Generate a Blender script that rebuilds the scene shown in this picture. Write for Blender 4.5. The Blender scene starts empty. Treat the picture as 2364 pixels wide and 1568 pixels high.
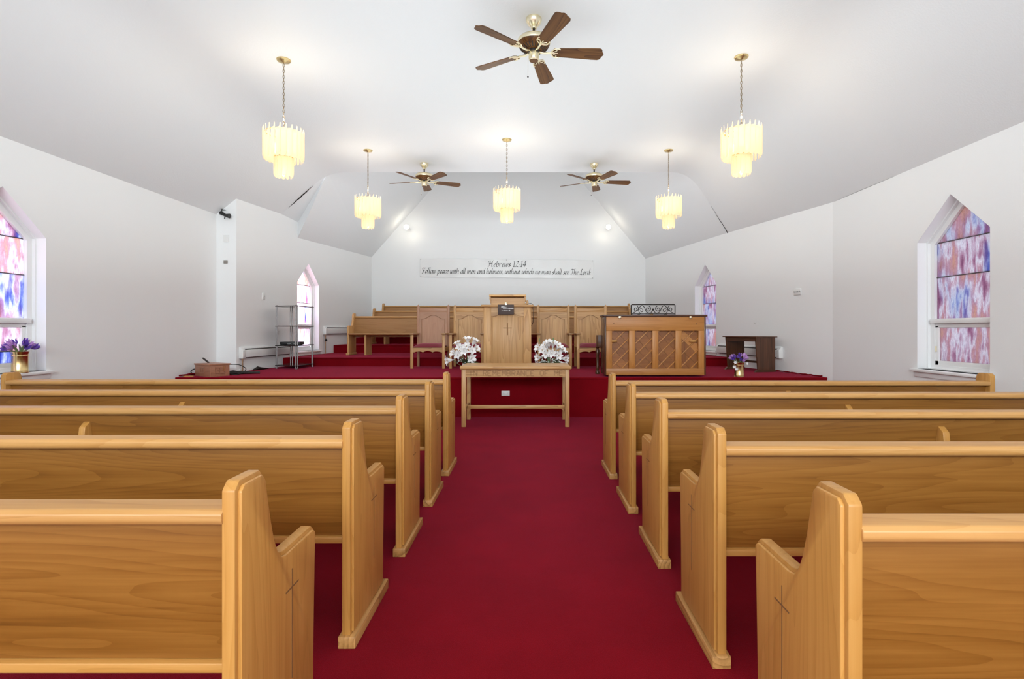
import bpy, bmesh, math, random
from mathutils import Vector, Matrix, Euler
random.seed(7)
PI = math.pi
D = bpy.data
COL = bpy.context.scene.collection
sc = bpy.context.scene
H = 1.23                     # camera height (m)

# ------------------------------------------------------------------ camera
cd = D.cameras.new('camera'); cam = D.objects.new('camera', cd); COL.objects.link(cam)
cam.location = (0, 0, H); cam.rotation_euler = (PI/2, 0, 0)
cd.sensor_width = 36; cd.lens = 1250/2364*36
cd.shift_x = -(1220-1182)/2364; cd.shift_y = -(784-763)/2364
cd.clip_start = 0.05; cd.clip_end = 200
sc.camera = cam

# ------------------------------------------------------------------ world, lights, exposure
w = D.worlds.new('world'); sc.world = w; w.use_nodes = True
bg = w.node_tree.nodes['Background']; bg.inputs[0].default_value = (0.93, 0.96, 1.0, 1); bg.inputs[1].default_value = 0.6
def area(name, loc, rot, sx, sy, power, col=(1, 1, 1)):
    l = D.lights.new(name, 'AREA'); l.shape = 'RECTANGLE'; l.size = sx; l.size_y = sy; l.energy = power; l.color = col
    o = D.objects.new(name, l); COL.objects.link(o); o.location = loc; o.rotation_euler = rot
    return o
# soft fill lamps added at the back of the nave, unseen behind the camera
FILL = (0.84, 0.975, 1.0)
area('nave_rear_fill', (-0.4, -7.5, 3.3), (math.radians(88), 0, 0), 8, 1.4, 30, FILL)
area('nave_high_fill', (-0.4, -5.6, 3.9), (math.radians(62), 0, 0), 7, 1.6, 158, FILL)
# added up-facing fill lamps, standing in for light bounced off the ceiling
area('nave_uplight_fill', (-0.4, -1.9, 1.6), (math.radians(165), 0, 0), 7, 3.0, 10, FILL)
area('nave_uplight_fill', (-0.4, 5.2, 1.75), (PI, 0, 0), 6.0, 7.0, 34, FILL)
area('chancel_uplight_fill', (-0.5, 11.2, 2.0), (PI, 0, 0), 5.5, 4.5, 19, (0.92, 0.985, 1.0))
# daylight outside every window of the room, in view or not
def daylight(x, y, z, ang, power=130):
    area('window_daylight', (x, y, z), (PI/2, 0, ang), 1.25, 2.2, power, (0.93, 0.96, 1.0))
vs = sc.view_settings
vs.view_transform = 'Standard'; vs.look = 'None'; vs.gamma = 1; vs.use_curve_mapping = False; vs.exposure = 2.08

# ------------------------------------------------------------------ materials
def newmat(name):
    m = D.materials.new(name); m.use_nodes = True
    nt = m.node_tree; b = nt.nodes['Principled BSDF']
    return m, nt, b
def simple(name, col, rough=0.5, metal=0.0, **kw):
    m, nt, b = newmat(name)
    b.inputs['Base Color'].default_value = (*col, 1); b.inputs['Roughness'].default_value = rough; b.inputs['Metallic'].default_value = metal
    for k, v in kw.items(): b.inputs[k.replace('_', ' ')].default_value = v
    return m
def N(nt, t, **kw):
    n = nt.nodes.new(t)
    for k, v in kw.items(): setattr(n, k, v)
    return n
def coords(nt, scale, rnd=True):
    tc = N(nt, 'ShaderNodeTexCoord'); mp = N(nt, 'ShaderNodeMapping'); mp.inputs['Scale'].default_value = scale
    nt.links.new(tc.outputs['Object'], mp.inputs['Vector'])
    if rnd:
        oi = N(nt, 'ShaderNodeObjectInfo'); ml = N(nt, 'ShaderNodeMath', operation='MULTIPLY'); ml.inputs[1].default_value = 37.0
        nt.links.new(oi.outputs['Random'], ml.inputs[0]); nt.links.new(ml.outputs[0], mp.inputs['Location'])
    return mp.outputs['Vector']
def noise(nt, vec, scale, detail=3, rough=0.5):
    n = N(nt, 'ShaderNodeTexNoise'); n.inputs['Scale'].default_value = scale; n.inputs['Detail'].default_value = detail; n.inputs['Roughness'].default_value = rough
    if vec is not None: nt.links.new(vec, n.inputs['Vector'])
    return n.outputs['Fac']
def ramp(nt, fac, stops):
    r = N(nt, 'ShaderNodeValToRGB'); e = r.color_ramp.elements
    while len(e) < len(stops): e.new(0.5)
    for el, (p, c) in zip(e, stops): el.position = p; el.color = (*c, 1)
    nt.links.new(fac, r.inputs['Fac']); return r.outputs['Color']
def bump(nt, b, h, strength=0.2, dist=0.002):
    bp = N(nt, 'ShaderNodeBump'); bp.inputs['Strength'].default_value = strength; bp.inputs['Distance'].default_value = dist
    nt.links.new(h, bp.inputs['Height']); nt.links.new(bp.outputs['Normal'], b.inputs['Normal'])
def math1(nt, op, a, v=None, b2=None):
    m = N(nt, 'ShaderNodeMath', operation=op); nt.links.new(a, m.inputs[0])
    if v is not None: m.inputs[1].default_value = v
    if b2 is not None: nt.links.new(b2, m.inputs[1])
    return m.outputs[0]
def mixc(nt, fac, a, b, mode='MIX'):
    m = N(nt, 'ShaderNodeMix', data_type='RGBA', blend_type=mode)
    if isinstance(fac, float): m.inputs[0].default_value = fac
    else: nt.links.new(fac, m.inputs[0])
    for s, i in ((a, 6), (b, 7)):
        if isinstance(s, tuple): m.inputs[i].default_value = (*s, 1)
        else: nt.links.new(s, m.inputs[i])
    return m.outputs[2]
WOODS = {}
def wood(axis, tone='pew', rough=0.42):
    """oak grain running along one local axis: contour rings of a stretched noise plus fine pores"""
    key = (axis, tone)
    if key in WOODS: return WOODS[key]
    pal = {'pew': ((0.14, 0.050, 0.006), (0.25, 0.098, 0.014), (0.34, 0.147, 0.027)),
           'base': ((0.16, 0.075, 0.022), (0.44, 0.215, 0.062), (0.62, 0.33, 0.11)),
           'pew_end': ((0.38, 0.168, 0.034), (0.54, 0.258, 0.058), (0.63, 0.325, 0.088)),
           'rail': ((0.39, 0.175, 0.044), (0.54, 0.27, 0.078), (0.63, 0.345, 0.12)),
           'light': ((0.37, 0.175, 0.056), (0.52, 0.28, 0.102), (0.63, 0.365, 0.148)),
           'rose': ((0.33, 0.16, 0.09), (0.42, 0.215, 0.125), (0.47, 0.26, 0.155)),
           'dim': ((0.26, 0.12, 0.042), (0.37, 0.185, 0.07), (0.44, 0.24, 0.10)),
           'piano': ((0.32, 0.115, 0.022), (0.46, 0.185, 0.040), (0.55, 0.245, 0.062)),
           'board': ((0.15, 0.045, 0.008), (0.26, 0.086, 0.015), (0.36, 0.135, 0.028)),
           'blade': ((0.035, 0.011, 0.003), (0.105, 0.040, 0.009), (0.16, 0.068, 0.017)),
           'box': ((0.20, 0.075, 0.04), (0.33, 0.14, 0.08), (0.40, 0.18, 0.105)),
           'dark': ((0.03, 0.012, 0.007), (0.075, 0.03, 0.015), (0.14, 0.055, 0.026))}[tone]
    m, nt, b = newmat('oak_%s_%s' % (tone, axis))
    lo, hi = 0.50, 6.0
    s = {'x': (lo, hi, hi), 'y': (hi, lo, hi), 'z': (hi, hi, lo)}[axis]
    f = {'x': (3, 90, 90), 'y': (90, 3, 90), 'z': (90, 90, 3)}[axis]
    v = coords(nt, s); n1 = noise(nt, v, 1.0, 1.5, 0.45)
    rings = math1(nt, 'MULTIPLY', n1, 19.0 if tone in ('pew', 'rail', 'pew_end') else 11.0); rings = math1(nt, 'FRACT', rings)
    rings = math1(nt, 'POWER', rings, 2.2)
    v2 = coords(nt, f); fine = noise(nt, v2, 1.0, 3, 0.65)
    broad = noise(nt, v, 0.7, 2, 0.5)
    g = {'x': (1.1, 34, 34), 'y': (34, 1.1, 34), 'z': (34, 34, 1.1)}[axis]
    strk = noise(nt, coords(nt, g), 1.0, 2, 0.6)
    rw = 0.20 if tone not in ('blade', 'light', 'base') else 0.42
    t = math1(nt, 'MULTIPLY', rings, rw)
    u = math1(nt, 'MULTIPLY', fine, 0.46)
    t = math1(nt, 'SUBTRACT', u, None, t)
    u3 = math1(nt, 'MULTIPLY', strk, 0.52); t = math1(nt, 'ADD', t, None, u3)
    u2 = math1(nt, 'MULTIPLY', broad, 0.50); t = math1(nt, 'ADD', t, None, u2)
    t = math1(nt, 'ADD', t, -0.15+rw*0.3)
    c = ramp(nt, t, [(0.14, pal[0]), (0.48, pal[1]), (0.86, pal[2])])
    oi = N(nt, 'ShaderNodeObjectInfo')
    hsv = N(nt, 'ShaderNodeHueSaturation'); nt.links.new(c, hsv.inputs['Color'])
    vv = math1(nt, 'MULTIPLY', oi.outputs['Random'], 0.16); vv = math1(nt, 'ADD', vv, 0.92); nt.links.new(vv, hsv.inputs['Value'])
    nt.links.new(hsv.outputs['Color'], b.inputs['Base Color'])
    b.inputs['Roughness'].default_value = rough
    b.inputs['Coat Weight'].default_value = 0.0 if tone == 'blade' else 0.12; b.inputs['Coat Roughness'].default_value = 0.3; b.inputs['Specular IOR Level'].default_value = 0.2 if tone == 'blade' else 0.38
    bump(nt, b, fine, 0.10, 0.001)
    WOODS[key] = m
    return m
def paint(name, col, bscale, bstr, rough=0.62):
    m, nt, b = newmat(name); v = coords(nt, (1, 1, 1), False)
    n = noise(nt, v, bscale, 2, 0.6); big = noise(nt, v, 0.6, 3, 0.5)
    c = mixc(nt, big, tuple(x*0.975 for x in col), col); nt.links.new(c, b.inputs['Base Color'])
    b.inputs['Roughness'].default_value = rough; bump(nt, b, n, bstr, 0.004); return m
M_wall = paint('wall_paint', (0.905, 0.912, 0.915), 90, 0.10, 0.55)
M_ceil = paint('ceiling_plaster', (0.835, 0.85, 0.865), 55, 0.35, 0.6)
M_trim = simple('white_gloss_trim', (0.93, 0.93, 0.93), 0.3)
def carpet():
    m, nt, b = newmat('crimson_carpet'); v = coords(nt, (1, 1, 1), False)
    big = noise(nt, v, 2.2, 4, 0.6); fine = noise(nt, v, 320, 2, 0.7)
    c = ramp(nt, big, [(0.3, (0.165, 0.0011, 0.005)), (0.7, (0.235, 0.0018, 0.008))])
    c2 = mixc(nt, 0.35, c, ramp(nt, fine, [(0.35, (0.08, 0.0008, 0.002)), (0.65, (0.33, 0.003, 0.010))]))
    nt.links.new(c2, b.inputs['Base Color']); b.inputs['Roughness'].default_value = 0.95
    b.inputs['Sheen Weight'].default_value = 0.22; b.inputs['Sheen Roughness'].default_value = 0.22; b.inputs['Sheen Tint'].default_value = (1.0, 0.12, 0.30, 1)
    b.inputs['Specular IOR Level'].default_value = 0.1
    bump(nt, b, fine, 0.6, 0.004); return m
M_carpet = carpet()
def velvet():
    m, nt, b = newmat('red_velvet'); b.inputs['Base Color'].default_value = (0.17, 0.010, 0.024, 1); b.inputs['Roughness'].default_value = 0.9
    b.inputs['Sheen Weight'].default_value = 0.35; b.inputs['Sheen Tint'].default_value = (1, 0.4, 0.45, 1); return m
M_velvet = velvet()
M_brass = simple('polished_brass', (0.80, 0.62, 0.30), 0.24, 1.0)
M_brasspale = simple('pale_brass', (0.86, 0.78, 0.55), 0.28, 1.0)
M_chainmetal = simple('antique_brass', (0.34, 0.26, 0.17), 0.35, 1.0)
M_chrome = simple('brushed_steel', (0.22, 0.20, 0.20), 0.35, 0.9)
M_black = simple('black_plastic', (0.012, 0.011, 0.011), 0.45)
M_ink = simple('black_ink', (0.025, 0.022, 0.022), 0.7)
M_iron = simple('wrought_iron', (0.02, 0.014, 0.012), 0.5, 0.4)
M_white = simple('white_plastic', (0.82, 0.82, 0.81), 0.4)
M_grey = simple('grey_detail', (0.42, 0.41, 0.40), 0.6)
M_slot = simple('heater_slot', (0.10, 0.085, 0.08), 0.7)
M_heat = simple('heater_enamel', (0.80, 0.80, 0.79), 0.4)
M_copper = simple('copper_pipe', (0.33, 0.20, 0.12), 0.5, 0.5)
M_groove = simple('carved_groove', (0.22, 0.10, 0.032), 0.8)
M_engrave = simple('engraved_letter', (0.22, 0.10, 0.036), 0.7)
M_cross = simple('shallow_cross', (0.33, 0.165, 0.065), 0.7)
M_sign = simple('brown_sign', (0.07, 0.045, 0.04), 0.6)
M_lead = simple('lead_came', (0.06, 0.045, 0.05), 0.6)
M_petal = simple('lily_petal', (0.94, 0.92, 0.92), 0.5)
M_leaf = simple('leaf_green', (0.035, 0.085, 0.022), 0.5)
M_leaf2 = simple('leaf_pale', (0.17, 0.25, 0.10), 0.5)
M_viol = simple('violet_petal', (0.14, 0.06, 0.42), 0.6)
M_lilac = simple('lilac_petal', (0.56, 0.30, 0.66), 0.6)
M_stamen = simple('stamen', (0.55, 0.30, 0.10), 0.6)
M_shelf = simple('smoked_shelf', (0.05, 0.045, 0.05), 0.12)
M_banner = simple('vinyl_banner', (0.84, 0.84, 0.835), 0.25)
M_crack = simple('open_crack', (0.015, 0.012, 0.012), 0.9)
M_seam = simple('seam_line', (0.46, 0.45, 0.45), 0.8)
M_piano = wood('z', 'dark', 0.25)
def emis(name, col, s):
    m, nt, b = newmat(name); b.inputs['Base Color'].default_value = (*col, 1)
    b.inputs['Emission Color'].default_value = (*col, 1); b.inputs['Emission Strength'].default_value = s; return m
M_bulb = emis('lit_bulb', (1.0, 0.86, 0.60), 2.5)
M_spot = emis('lit_spot', (1.0, 0.90, 0.72), 4)
def frosted():
    m, nt, b = newmat('frosted_slat')
    b.inputs['Base Color'].default_value = (0.84, 0.74, 0.60, 1); b.inputs['Roughness'].default_value = 0.35
    tr = N(nt, 'ShaderNodeBsdfTranslucent'); tr.inputs[0].default_value = (0.90, 0.76, 0.60, 1)
    tp = N(nt, 'ShaderNodeBsdfTransparent'); tp.inputs[0].default_value = (1, 0.97, 0.9, 1)
    em = N(nt, 'ShaderNodeEmission'); em.inputs[0].default_value = (1.0, 0.86, 0.62, 1); em.inputs[1].default_value = 0.035  # faint bulb glow put into the glass itself, on top of the lamps
    a = N(nt, 'ShaderNodeMixShader'); a.inputs[0].default_value = 0.62; nt.links.new(b.outputs[0], a.inputs[1]); nt.links.new(tr.outputs[0], a.inputs[2])
    c = N(nt, 'ShaderNodeMixShader'); c.inputs[0].default_value = 0.16; nt.links.new(a.outputs[0], c.inputs[1]); nt.links.new(tp.outputs[0], c.inputs[2])
    d = N(nt, 'ShaderNodeAddShader'); nt.links.new(c.outputs[0], d.inputs[0]); nt.links.new(em.outputs[0], d.inputs[1])
    nt.links.new(d.outputs[0], nt.nodes['Material Output'].inputs[0]); return m
M_slat = frosted()
def stained():
    m, nt, b = newmat('streaky_stained_glass')
    v = coords(nt, (1.0, 1.0, 0.24)); n1 = noise(nt, v, 8, 5, 0.62); vb = coords(nt, (1, 1, 0.45)); n2 = noise(nt, vb, 2.6, 2, 0.5)
    ca = ramp(nt, n1, [(0.30, (0.40, 0.20, 0.34)), (0.40, (0.62, 0.42, 0.54)), (0.48, (0.88, 0.92, 0.97)), (0.54, (0.70, 0.50, 0.58)), (0.62, (0.80, 0.60, 0.52)), (0.72, (0.46, 0.20, 0.24))])
    cb = ramp(nt, n1, [(0.30, (0.06, 0.11, 0.50)), (0.42, (0.30, 0.36, 0.70)), (0.50, (0.76, 0.84, 0.92)), (0.58, (0.52, 0.40, 0.62)), (0.70, (0.46, 0.26, 0.36))])
    f = ramp(nt, n2, [(0.50, (0, 0, 0)), (0.62, (1, 1, 1))])
    c = mixc(nt, f, ca, cb)
    vf = coords(nt, (1, 1, 0.5)); nf = noise(nt, vf, 90, 2, 0.7); c = mixc(nt, 0.28, c, ramp(nt, nf, [(0.35, (0.35, 0.30, 0.45)), (0.65, (1, 1, 1))]), 'MULTIPLY')
    tr = N(nt, 'ShaderNodeBsdfTranslucent'); c = mixc(nt, 1.0, c, (0.36, 0.35, 0.35), 'MULTIPLY'); nt.links.new(c, tr.inputs[0])
    nt.links.new(c, b.inputs['Base Color']); b.inputs['Roughness'].default_value = 0.25
    a = N(nt, 'ShaderNodeMixShader'); a.inputs[0].default_value = 0.72; nt.links.new(b.outputs[0], a.inputs[1]); nt.links.new(tr.outputs[0], a.inputs[2])
    nt.links.new(a.outputs[0], nt.nodes['Material Output'].inputs[0])
    bump(nt, b, nf, 0.5, 0.003); return m
M_stain = stained()

# ------------------------------------------------------------------ mesh helpers
class MB:
    def __init__(s): s.v = []; s.f = []
    def add(s, v, f):
        o = len(s.v); s.v += [tuple(p) for p in v]; s.f += [tuple(i+o for i in q) for q in f]; return s
    def box(s, x0, x1, y0, y1, z0, z1, M=None):
        v = [Vector((x, y, z)) for z in (z0, z1) for y in (y0, y1) for x in (x0, x1)]
        if M is not None: v = [M @ p for p in v]
        return s.add(v, [(0, 2, 3, 1), (4, 5, 7, 6), (0, 1, 5, 4), (2, 6, 7, 3), (0, 4, 6, 2), (1, 3, 7, 5)])
    def prism(s, poly, a0, a1, axis='x', M=None):
        """poly: list of 2D points; axis x -> (y,z), y -> (x,z), z -> (x,y)"""
        def p3(p, a):
            return {'x': (a, p[0], p[1]), 'y': (p[0], a, p[1]), 'z': (p[0], p[1], a)}[axis]
        n = len(poly); v = [Vector(p3(p, a0)) for p in poly]+[Vector(p3(p, a1)) for p in poly]
        if M is not None: v = [M @ p for p in v]
        return s.add(v, [tuple(range(n-1, -1, -1)), tuple(range(n, 2*n))]+[(i, (i+1) % n, n+(i+1) % n, n+i) for i in range(n)])
    def lathe(s, prof, n=24, c=(0, 0), M=None):
        v = []; f = []
        for r, z in prof:
            for k in range(n):
                a = 2*PI*k/n; v.append(Vector((c[0]+r*math.cos(a), c[1]+r*math.sin(a), z)))
        for i in range(len(prof)-1):
            for k in range(n):
                k2 = (k+1) % n; f.append((i*n+k, i*n+k2, (i+1)*n+k2, (i+1)*n+k))
        if prof[0][0] > 1e-4: f.append(tuple(range(n-1, -1, -1)))
        if prof[-1][0] > 1e-4: f.append(tuple((len(prof)-1)*n+k for k in range(n)))
        if M is not None: v = [M @ p for p in v]
        return s.add(v, f)
    def tube(s, pts, r, n=8, closed=False):
        pts = [Vector(p) for p in pts]; m = len(pts); v = []; f = []
        up = None
        for i, p in enumerate(pts):
            if closed: t = pts[(i+1) % m]-pts[i-1]
            else: t = pts[min(i+1, m-1)]-pts[max(i-1, 0)]
            t.normalize()
            if up is None:
                up = Vector((0, 0, 1)) if abs(t.z) < 0.9 else Vector((1, 0, 0))
            a = t.cross(up).normalized(); up = a.cross(t).normalized()
            rr = r[i] if isinstance(r, (list, tuple)) else r
            for k in range(n):
                q = 2*PI*k/n; v.append(p+a*math.cos(q)*rr+up*math.sin(q)*rr)
        last = m if closed else m-1
        for i in range(last):
            j = (i+1) % m
            for k in range(n):
                k2 = (k+1) % n; f.append((i*n+k, i*n+k2, j*n+k2, j*n+k))
        if not closed: f += [tuple(range(n-1, -1, -1)), tuple((m-1)*n+k for k in range(n))]
        return s.add(v, f)
    def bar(s, p0, p1, w, h, up=(0, 0, 1)):
        p0 = Vector(p0); p1 = Vector(p1); t = (p1-p0); L = t.length; t.normalize()
        a = t.cross(Vector(up)).normalized(); u = a.cross(t)
        M = Matrix((( a.x, t.x, u.x, p0.x), (a.y, t.y, u.y, p0.y), (a.z, t.z, u.z, p0.z), (0, 0, 0, 1)))
        return s.box(-w/2, w/2, 0, L, -h/2, h/2, M)
    def sphere(s, c, r, n=12, sc3=(1, 1, 1)):
        m = n//2; prof = [(max(math.sin(PI*i/m), 0)*r, -math.cos(PI*i/m)*r) for i in range(m+1)]
        M = Matrix.Translation(c) @ Matrix.Diagonal((*sc3, 1)); return s.lathe(prof, n, (0, 0), M)
    def build(s, name, mat, parent=None, bevel=0, seg=2, smooth=False, ang=0.6, M=None):
        me = D.meshes.new(name); bm = bmesh.new()
        vs_ = [bm.verts.new(p) for p in s.v]
        for q in s.f:
            try: bm.faces.new([vs_[i] for i in q])
            except ValueError: pass
        bmesh.ops.remove_doubles(bm, verts=bm.verts, dist=1e-5)
        bmesh.ops.recalc_face_normals(bm, faces=bm.faces)
        if bevel:
            es = [e for e in bm.edges if len(e.link_faces) == 2 and e.calc_face_angle(0) > 0.5]
            bmesh.ops.bevel(bm, geom=es, offset=bevel, segments=seg, profile=0.5, affect='EDGES', clamp_overlap=True)
        if M is not None: bmesh.ops.transform(bm, matrix=M, verts=bm.verts)
        if smooth or bevel:
            for f in bm.faces: f.smooth = True
            for e in bm.edges:
                if len(e.link_faces) == 2 and e.calc_face_angle(0) > (ang if smooth else 0.5): e.smooth = False
        bm.to_mesh(me); bm.free(); me.materials.append(mat)
        o = D.objects.new(name, me); COL.objects.link(o)
        if parent is not None: o.parent = parent
        return o
def T(x=0, y=0, z=0): return Matrix.Translation((x, y, z))
def thing(name, label, cat, loc=(0, 0, 0), rz=0, group=None):
    o = D.objects.new(name, None); COL.objects.link(o); o.location = loc; o.rotation_euler = (0, 0, rz); o.empty_display_size = 0.1
    o['label'] = label; o['category'] = cat
    if group: o['group'] = group
    return o
def tag(o, label, cat, group=None):
    o['label'] = label; o['category'] = cat
    if group: o['group'] = group
    return o
def struct(o): o['kind'] = 'structure'; return o
def copy_tree(o, parent=None):
    c = o.copy(); COL.objects.link(c); c.parent = parent
    for ch in list(o.children): copy_tree(ch, c)
    return c
def clip(poly, nx, ny, d):
    """keep the side nx*x+ny*y <= d of a convex polygon"""
    out = []
    for i in range(len(poly)):
        p, q = poly[i], poly[(i+1) % len(poly)]
        a = nx*p[0]+ny*p[1]-d; b = nx*q[0]+ny*q[1]-d
        if a <= 0: out.append(p)
        if (a < 0 < b) or (b < 0 < a):
            t = a/(a-b); out.append((p[0]+t*(q[0]-p[0]), p[1]+t*(q[1]-p[1])))
    return out
def smooth_pts(pts, k=6, closed=False):
    n = len(pts); out = []
    P = [Vector(p) for p in pts]
    rng = range(n if closed else n-1)
    for i in rng:
        if closed: a, b, c, d = P[i-1], P[i], P[(i+1) % n], P[(i+2) % n]
        else: a, b, c, d = P[max(i-1, 0)], P[i], P[i+1], P[min(i+2, n-1)]
        for j in range(k):
            t = j/k; out.append(0.5*((2*b)+(c-a)*t+(2*a-5*b+4*c-d)*t*t+(3*b-a-3*c+d)*t**3))
    if not closed: out.append(P[-1])
    return out

# ------------------------------------------------------------------ room shell
YB = -9.0                                             # rear limit of the built room
YF = 14.7                                             # wall behind the choir
LW = [(-5.03, YB), (-5.03, 8.73), (-4.71, 8.73), (-4.26, YF)]
RW = [(4.27, YB), (4.27, 7.6), (3.175, YF)]
def quadmesh(name, faces, mat, parent=None, smooth=False):
    mb = MB()
    for f in faces: mb.add(f, [tuple(range(len(f)))])
    o = mb.build(name, mat, parent); return o
floor = struct(quadmesh('floor', [[(-5.1, YB, 0), (4.4, YB, 0), (4.4, 8.2, 0), (-5.1, 8.2, 0)]], M_carpet))

# window opening, local s along the wall, z up
WW, SILL, SHO, APX = 0.94, 0.81, 2.19, 2.61
def wall_panel(name, p0, p1, ztops, wins):
    """flat wall from p0 to p1 (x,y); ztops: [(s, z)...] top line; wins: s of window centres"""
    p0 = Vector((*p0, 0)); p1 = Vector((*p1, 0)); L = (p1-p0).length; u = (p1-p0)/L
    def top(s):
        for (a, za), (b, zb) in zip(ztops, ztops[1:]):
            if a <= s <= b+1e-6: return za+(zb-za)*(s-a)/(b-a)
        return ztops[-1][1]
    fs = []
    def q(pts): fs.append([p0+u*s+Vector((0, 0, z)) for s, z in pts])
    def strip(a, b):
        k = [a]+[s for s, _ in ztops if a < s < b]+[b]
        q([(a, 0), (b, 0)]+[(s, top(s)) for s in reversed(k)])
    cur = 0
    for c in wins:
        a, b = c-WW/2, c+WW/2; strip(cur, a)
        q([(a, 0), (b, 0), (b, SILL), (a, SILL)])
        q([(a, SHO), (c, APX), (c, top(c)), (a, top(a))]); q([(c, APX), (b, SHO), (b, top(b)), (c, top(c))]); cur = b
    strip(cur, L)
    return struct(quadmesh(name, fs, M_wall))
def L2(p, q): return math.dist(p, q)
zL = 3.06
wall_panel('wall_left', LW[0], LW[1], [(0, zL+.03), (L2(LW[0], LW[1]), 3.13)], [5.18-YB])
wall_panel('wall_left_return', LW[1], LW[2], [(0, 3.13), (0.32, 3.385)], [])
ls = L2(LW[2], LW[3]); sx = (10.70-8.73)/(YF-8.73)*ls
c_l2 = (11.15-8.73)/(YF-8.73)*ls
wall_panel('wall_left_chancel', LW[2], LW[3], [(0, 3.385), (sx, 3.42), (sx+0.001, 3.40), (ls, 3.40)], [c_l2])
wall_panel('wall_right', RW[0], RW[1], [(0, 3.06), (L2(RW[0], RW[1]), 3.06)], [5.48-YB])
rs = L2(RW[1], RW[2]); c_r2 = (11.33-7.6)/(YF-7.6)*rs
wall_panel('wall_right_chancel', RW[1], RW[2], [(0, 3.06), (rs*0.3972, 3.14), (rs, 3.22)], [c_r2])
struct(quadmesh('wall_back', [[(-4.26, YF, 0), (3.175, YF, 0), (3.175, YF, 3.18), (1.16, YF, 5.62), (-2.15, YF, 5.62), (-4.26, YF, 3.22)]], M_wall))

# nave ceiling: sloped sides, flat middle, soft plaster bends; one cross-section per station
def station(y, xl, zl, xr, zr, fl=-3.71, fr=2.98, zf=4.15, yl=None, yr=None):
    yl = y if yl is None else yl; yr = y if yr is None else yr
    pts = []
    def seg(x0, z0, y0, x1, z1, y1):           # sloped side to flat, quadratic bend near the flat
        out = []
        K = 1-0.27/abs(x1-x0)
        for i in range(5): t = i/5*K; out.append((x0+(x1-x0)*t, y0+(y1-y0)*t, z0+(z1-z0)*t))
        a = Vector((x0+(x1-x0)*K, y0+(y1-y0)*K, z0+(z1-z0)*K)); b = Vector((x1, y1, z1)); sg = 1 if x1 > x0 else -1
        c = Vector((x1+sg*0.32, y1, z1))
        for i in range(7): t = i/6; out.append(tuple(a*(1-t)**2+b*2*t*(1-t)+c*t*t))
        return out
    L_ = seg(xl, zl, yl, fl, zf, y); R_ = seg(xr, zr, yr, fr, zf, y)
    e0 = (xl-.06, yl, zl-.06*(zf-zl)/(fl-xl)); e1 = (xr+.06, yr, zr-.06*(zf-zr)/(xr-fr))
    return [e0]+L_+[(-0.4, y, zf)]+R_[::-1]+[e1]
S = [station(YB, -5.03, 3.06, 4.27, 3.03), station(2.0, -5.03, 3.07, 4.27, 3.03), station(7.6, -5.03, 3.09, 4.27, 3.03), station(8.729, -5.03, 3.10, 4.096, 3.06),
     station(8.73, -4.71, 3.3545, 4.096, 3.06), station(10.0, -4.607, 3.40, 3.835, 3.11, yl=10.10, yr=10.42)]
# close the notch above the jog so that the slope stays continuous
mb = MB(); n = len(S[0])
for i in range(len(S)-1):
    mb.add(S[i]+S[i+1], [(k, k+1, n+k+1, n+k) for k in range(n-1)])
ceil = struct(mb.build('ceiling', M_ceil, smooth=True, ang=0.9))
A = (-3.71, 10.0, 4.15); A2 = (2.98, 10.0, 4.15); G = (-2.15, YF, 5.62); G2 = (1.16, YF, 5.62)
Ci = (-4.56, 10.70, 3.06); Cn = (-4.56, 10.70, 3.37); Bn = (-4.607, 10.10, 3.40)
struct(quadmesh('ceiling_chancel', [
    [A, Ci, (-4.26, YF, 3.22), G], [A, Bn, Cn], [A, Cn, Ci], [A, G, G2, A2], [A2, G2, (3.175, YF, 3.18), (3.835, 10.42, 3.11)]], M_ceil))
# the crack where nave slope and chancel slope meet
mb = MB(); a = Vector(A); b = Vector(Bn); ca = []
for i in range(15):
    t = 0.30+0.55*i/14; wdt = 0.0012+0.009*max(0, math.sin(PI*(i/14)**0.9))**1.5; p = a+(b-a)*t+Vector((0.004*math.sin(i*1.9), -0.012, -0.012)); ca.append((p, wdt))
mb.tube([p for p, _ in ca], [x for _, x in ca], 6); cr = mb.build('crack', M_crack, ceil)
mb = MB(); a = Vector(A2); b = Vector((3.835, 10.42, 3.11)); mb.tube([a+(b-a)*t+Vector((0.004*math.sin(t*23), -0.008, -0.008)) for t in [0.55+0.045*i for i in range(11)]], [0.0012+0.005*(i/10) for i in range(11)], 6)
mb.build('crack', M_crack, ceil)
mb = MB(); mb.tube([(4.268, 6.3, 3.028), (4.268, 6.9, 3.030), (4.266, 7.55, 3.027)], [0.0006, 0.0013, 0.0006], 5); mb.build('crack', M_crack, ceil)

# platform and choir steps, carpeted
def wallx(y, left=True):
    P_ = LW if left else RW
    for (x0, y0), (x1, y1) in zip(P_, P_[1:]):
        if y0 <= y <= y1 and y1 > y0: return x0+(x1-x0)*(y-y0)/(y1-y0)
def step(name, y0, z0, z1):
    mb = MB(); ys = [y for y in (y0, 7.71, 8.7299, 8.7301, 10, YF) if y >= y0]; ys[0] = y0
    L_ = [(wallx(y)+0.0, y) for y in ys]; R_ = [(wallx(y, False), y) for y in ys]
    poly = L_+R_[::-1]
    mb.prism(poly, z0, z1, 'z')
    return mb
P1 = 0.56; P2 = 0.72; P3 = 0.90; P4 = 1.06
plat = struct(step('platform', 7.71, 0, P1).build('floor_platform', M_carpet))
def lip(y, z, x0, x1): return MB().tube([(x0, y, z-0.012), (x1, y, z-0.012)], 0.014, 8)
for (y, z, zb) in ((10.15, P2, P1), (12.33, P3, P2), (13.55, P4, P3)):
    struct(step('step', y, zb, z).build('floor_step', M_carpet))
    lip(y, z, wallx(y)+0.02, wallx(y, False)-0.02).build('nosing', M_carpet, plat, smooth=True)
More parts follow.
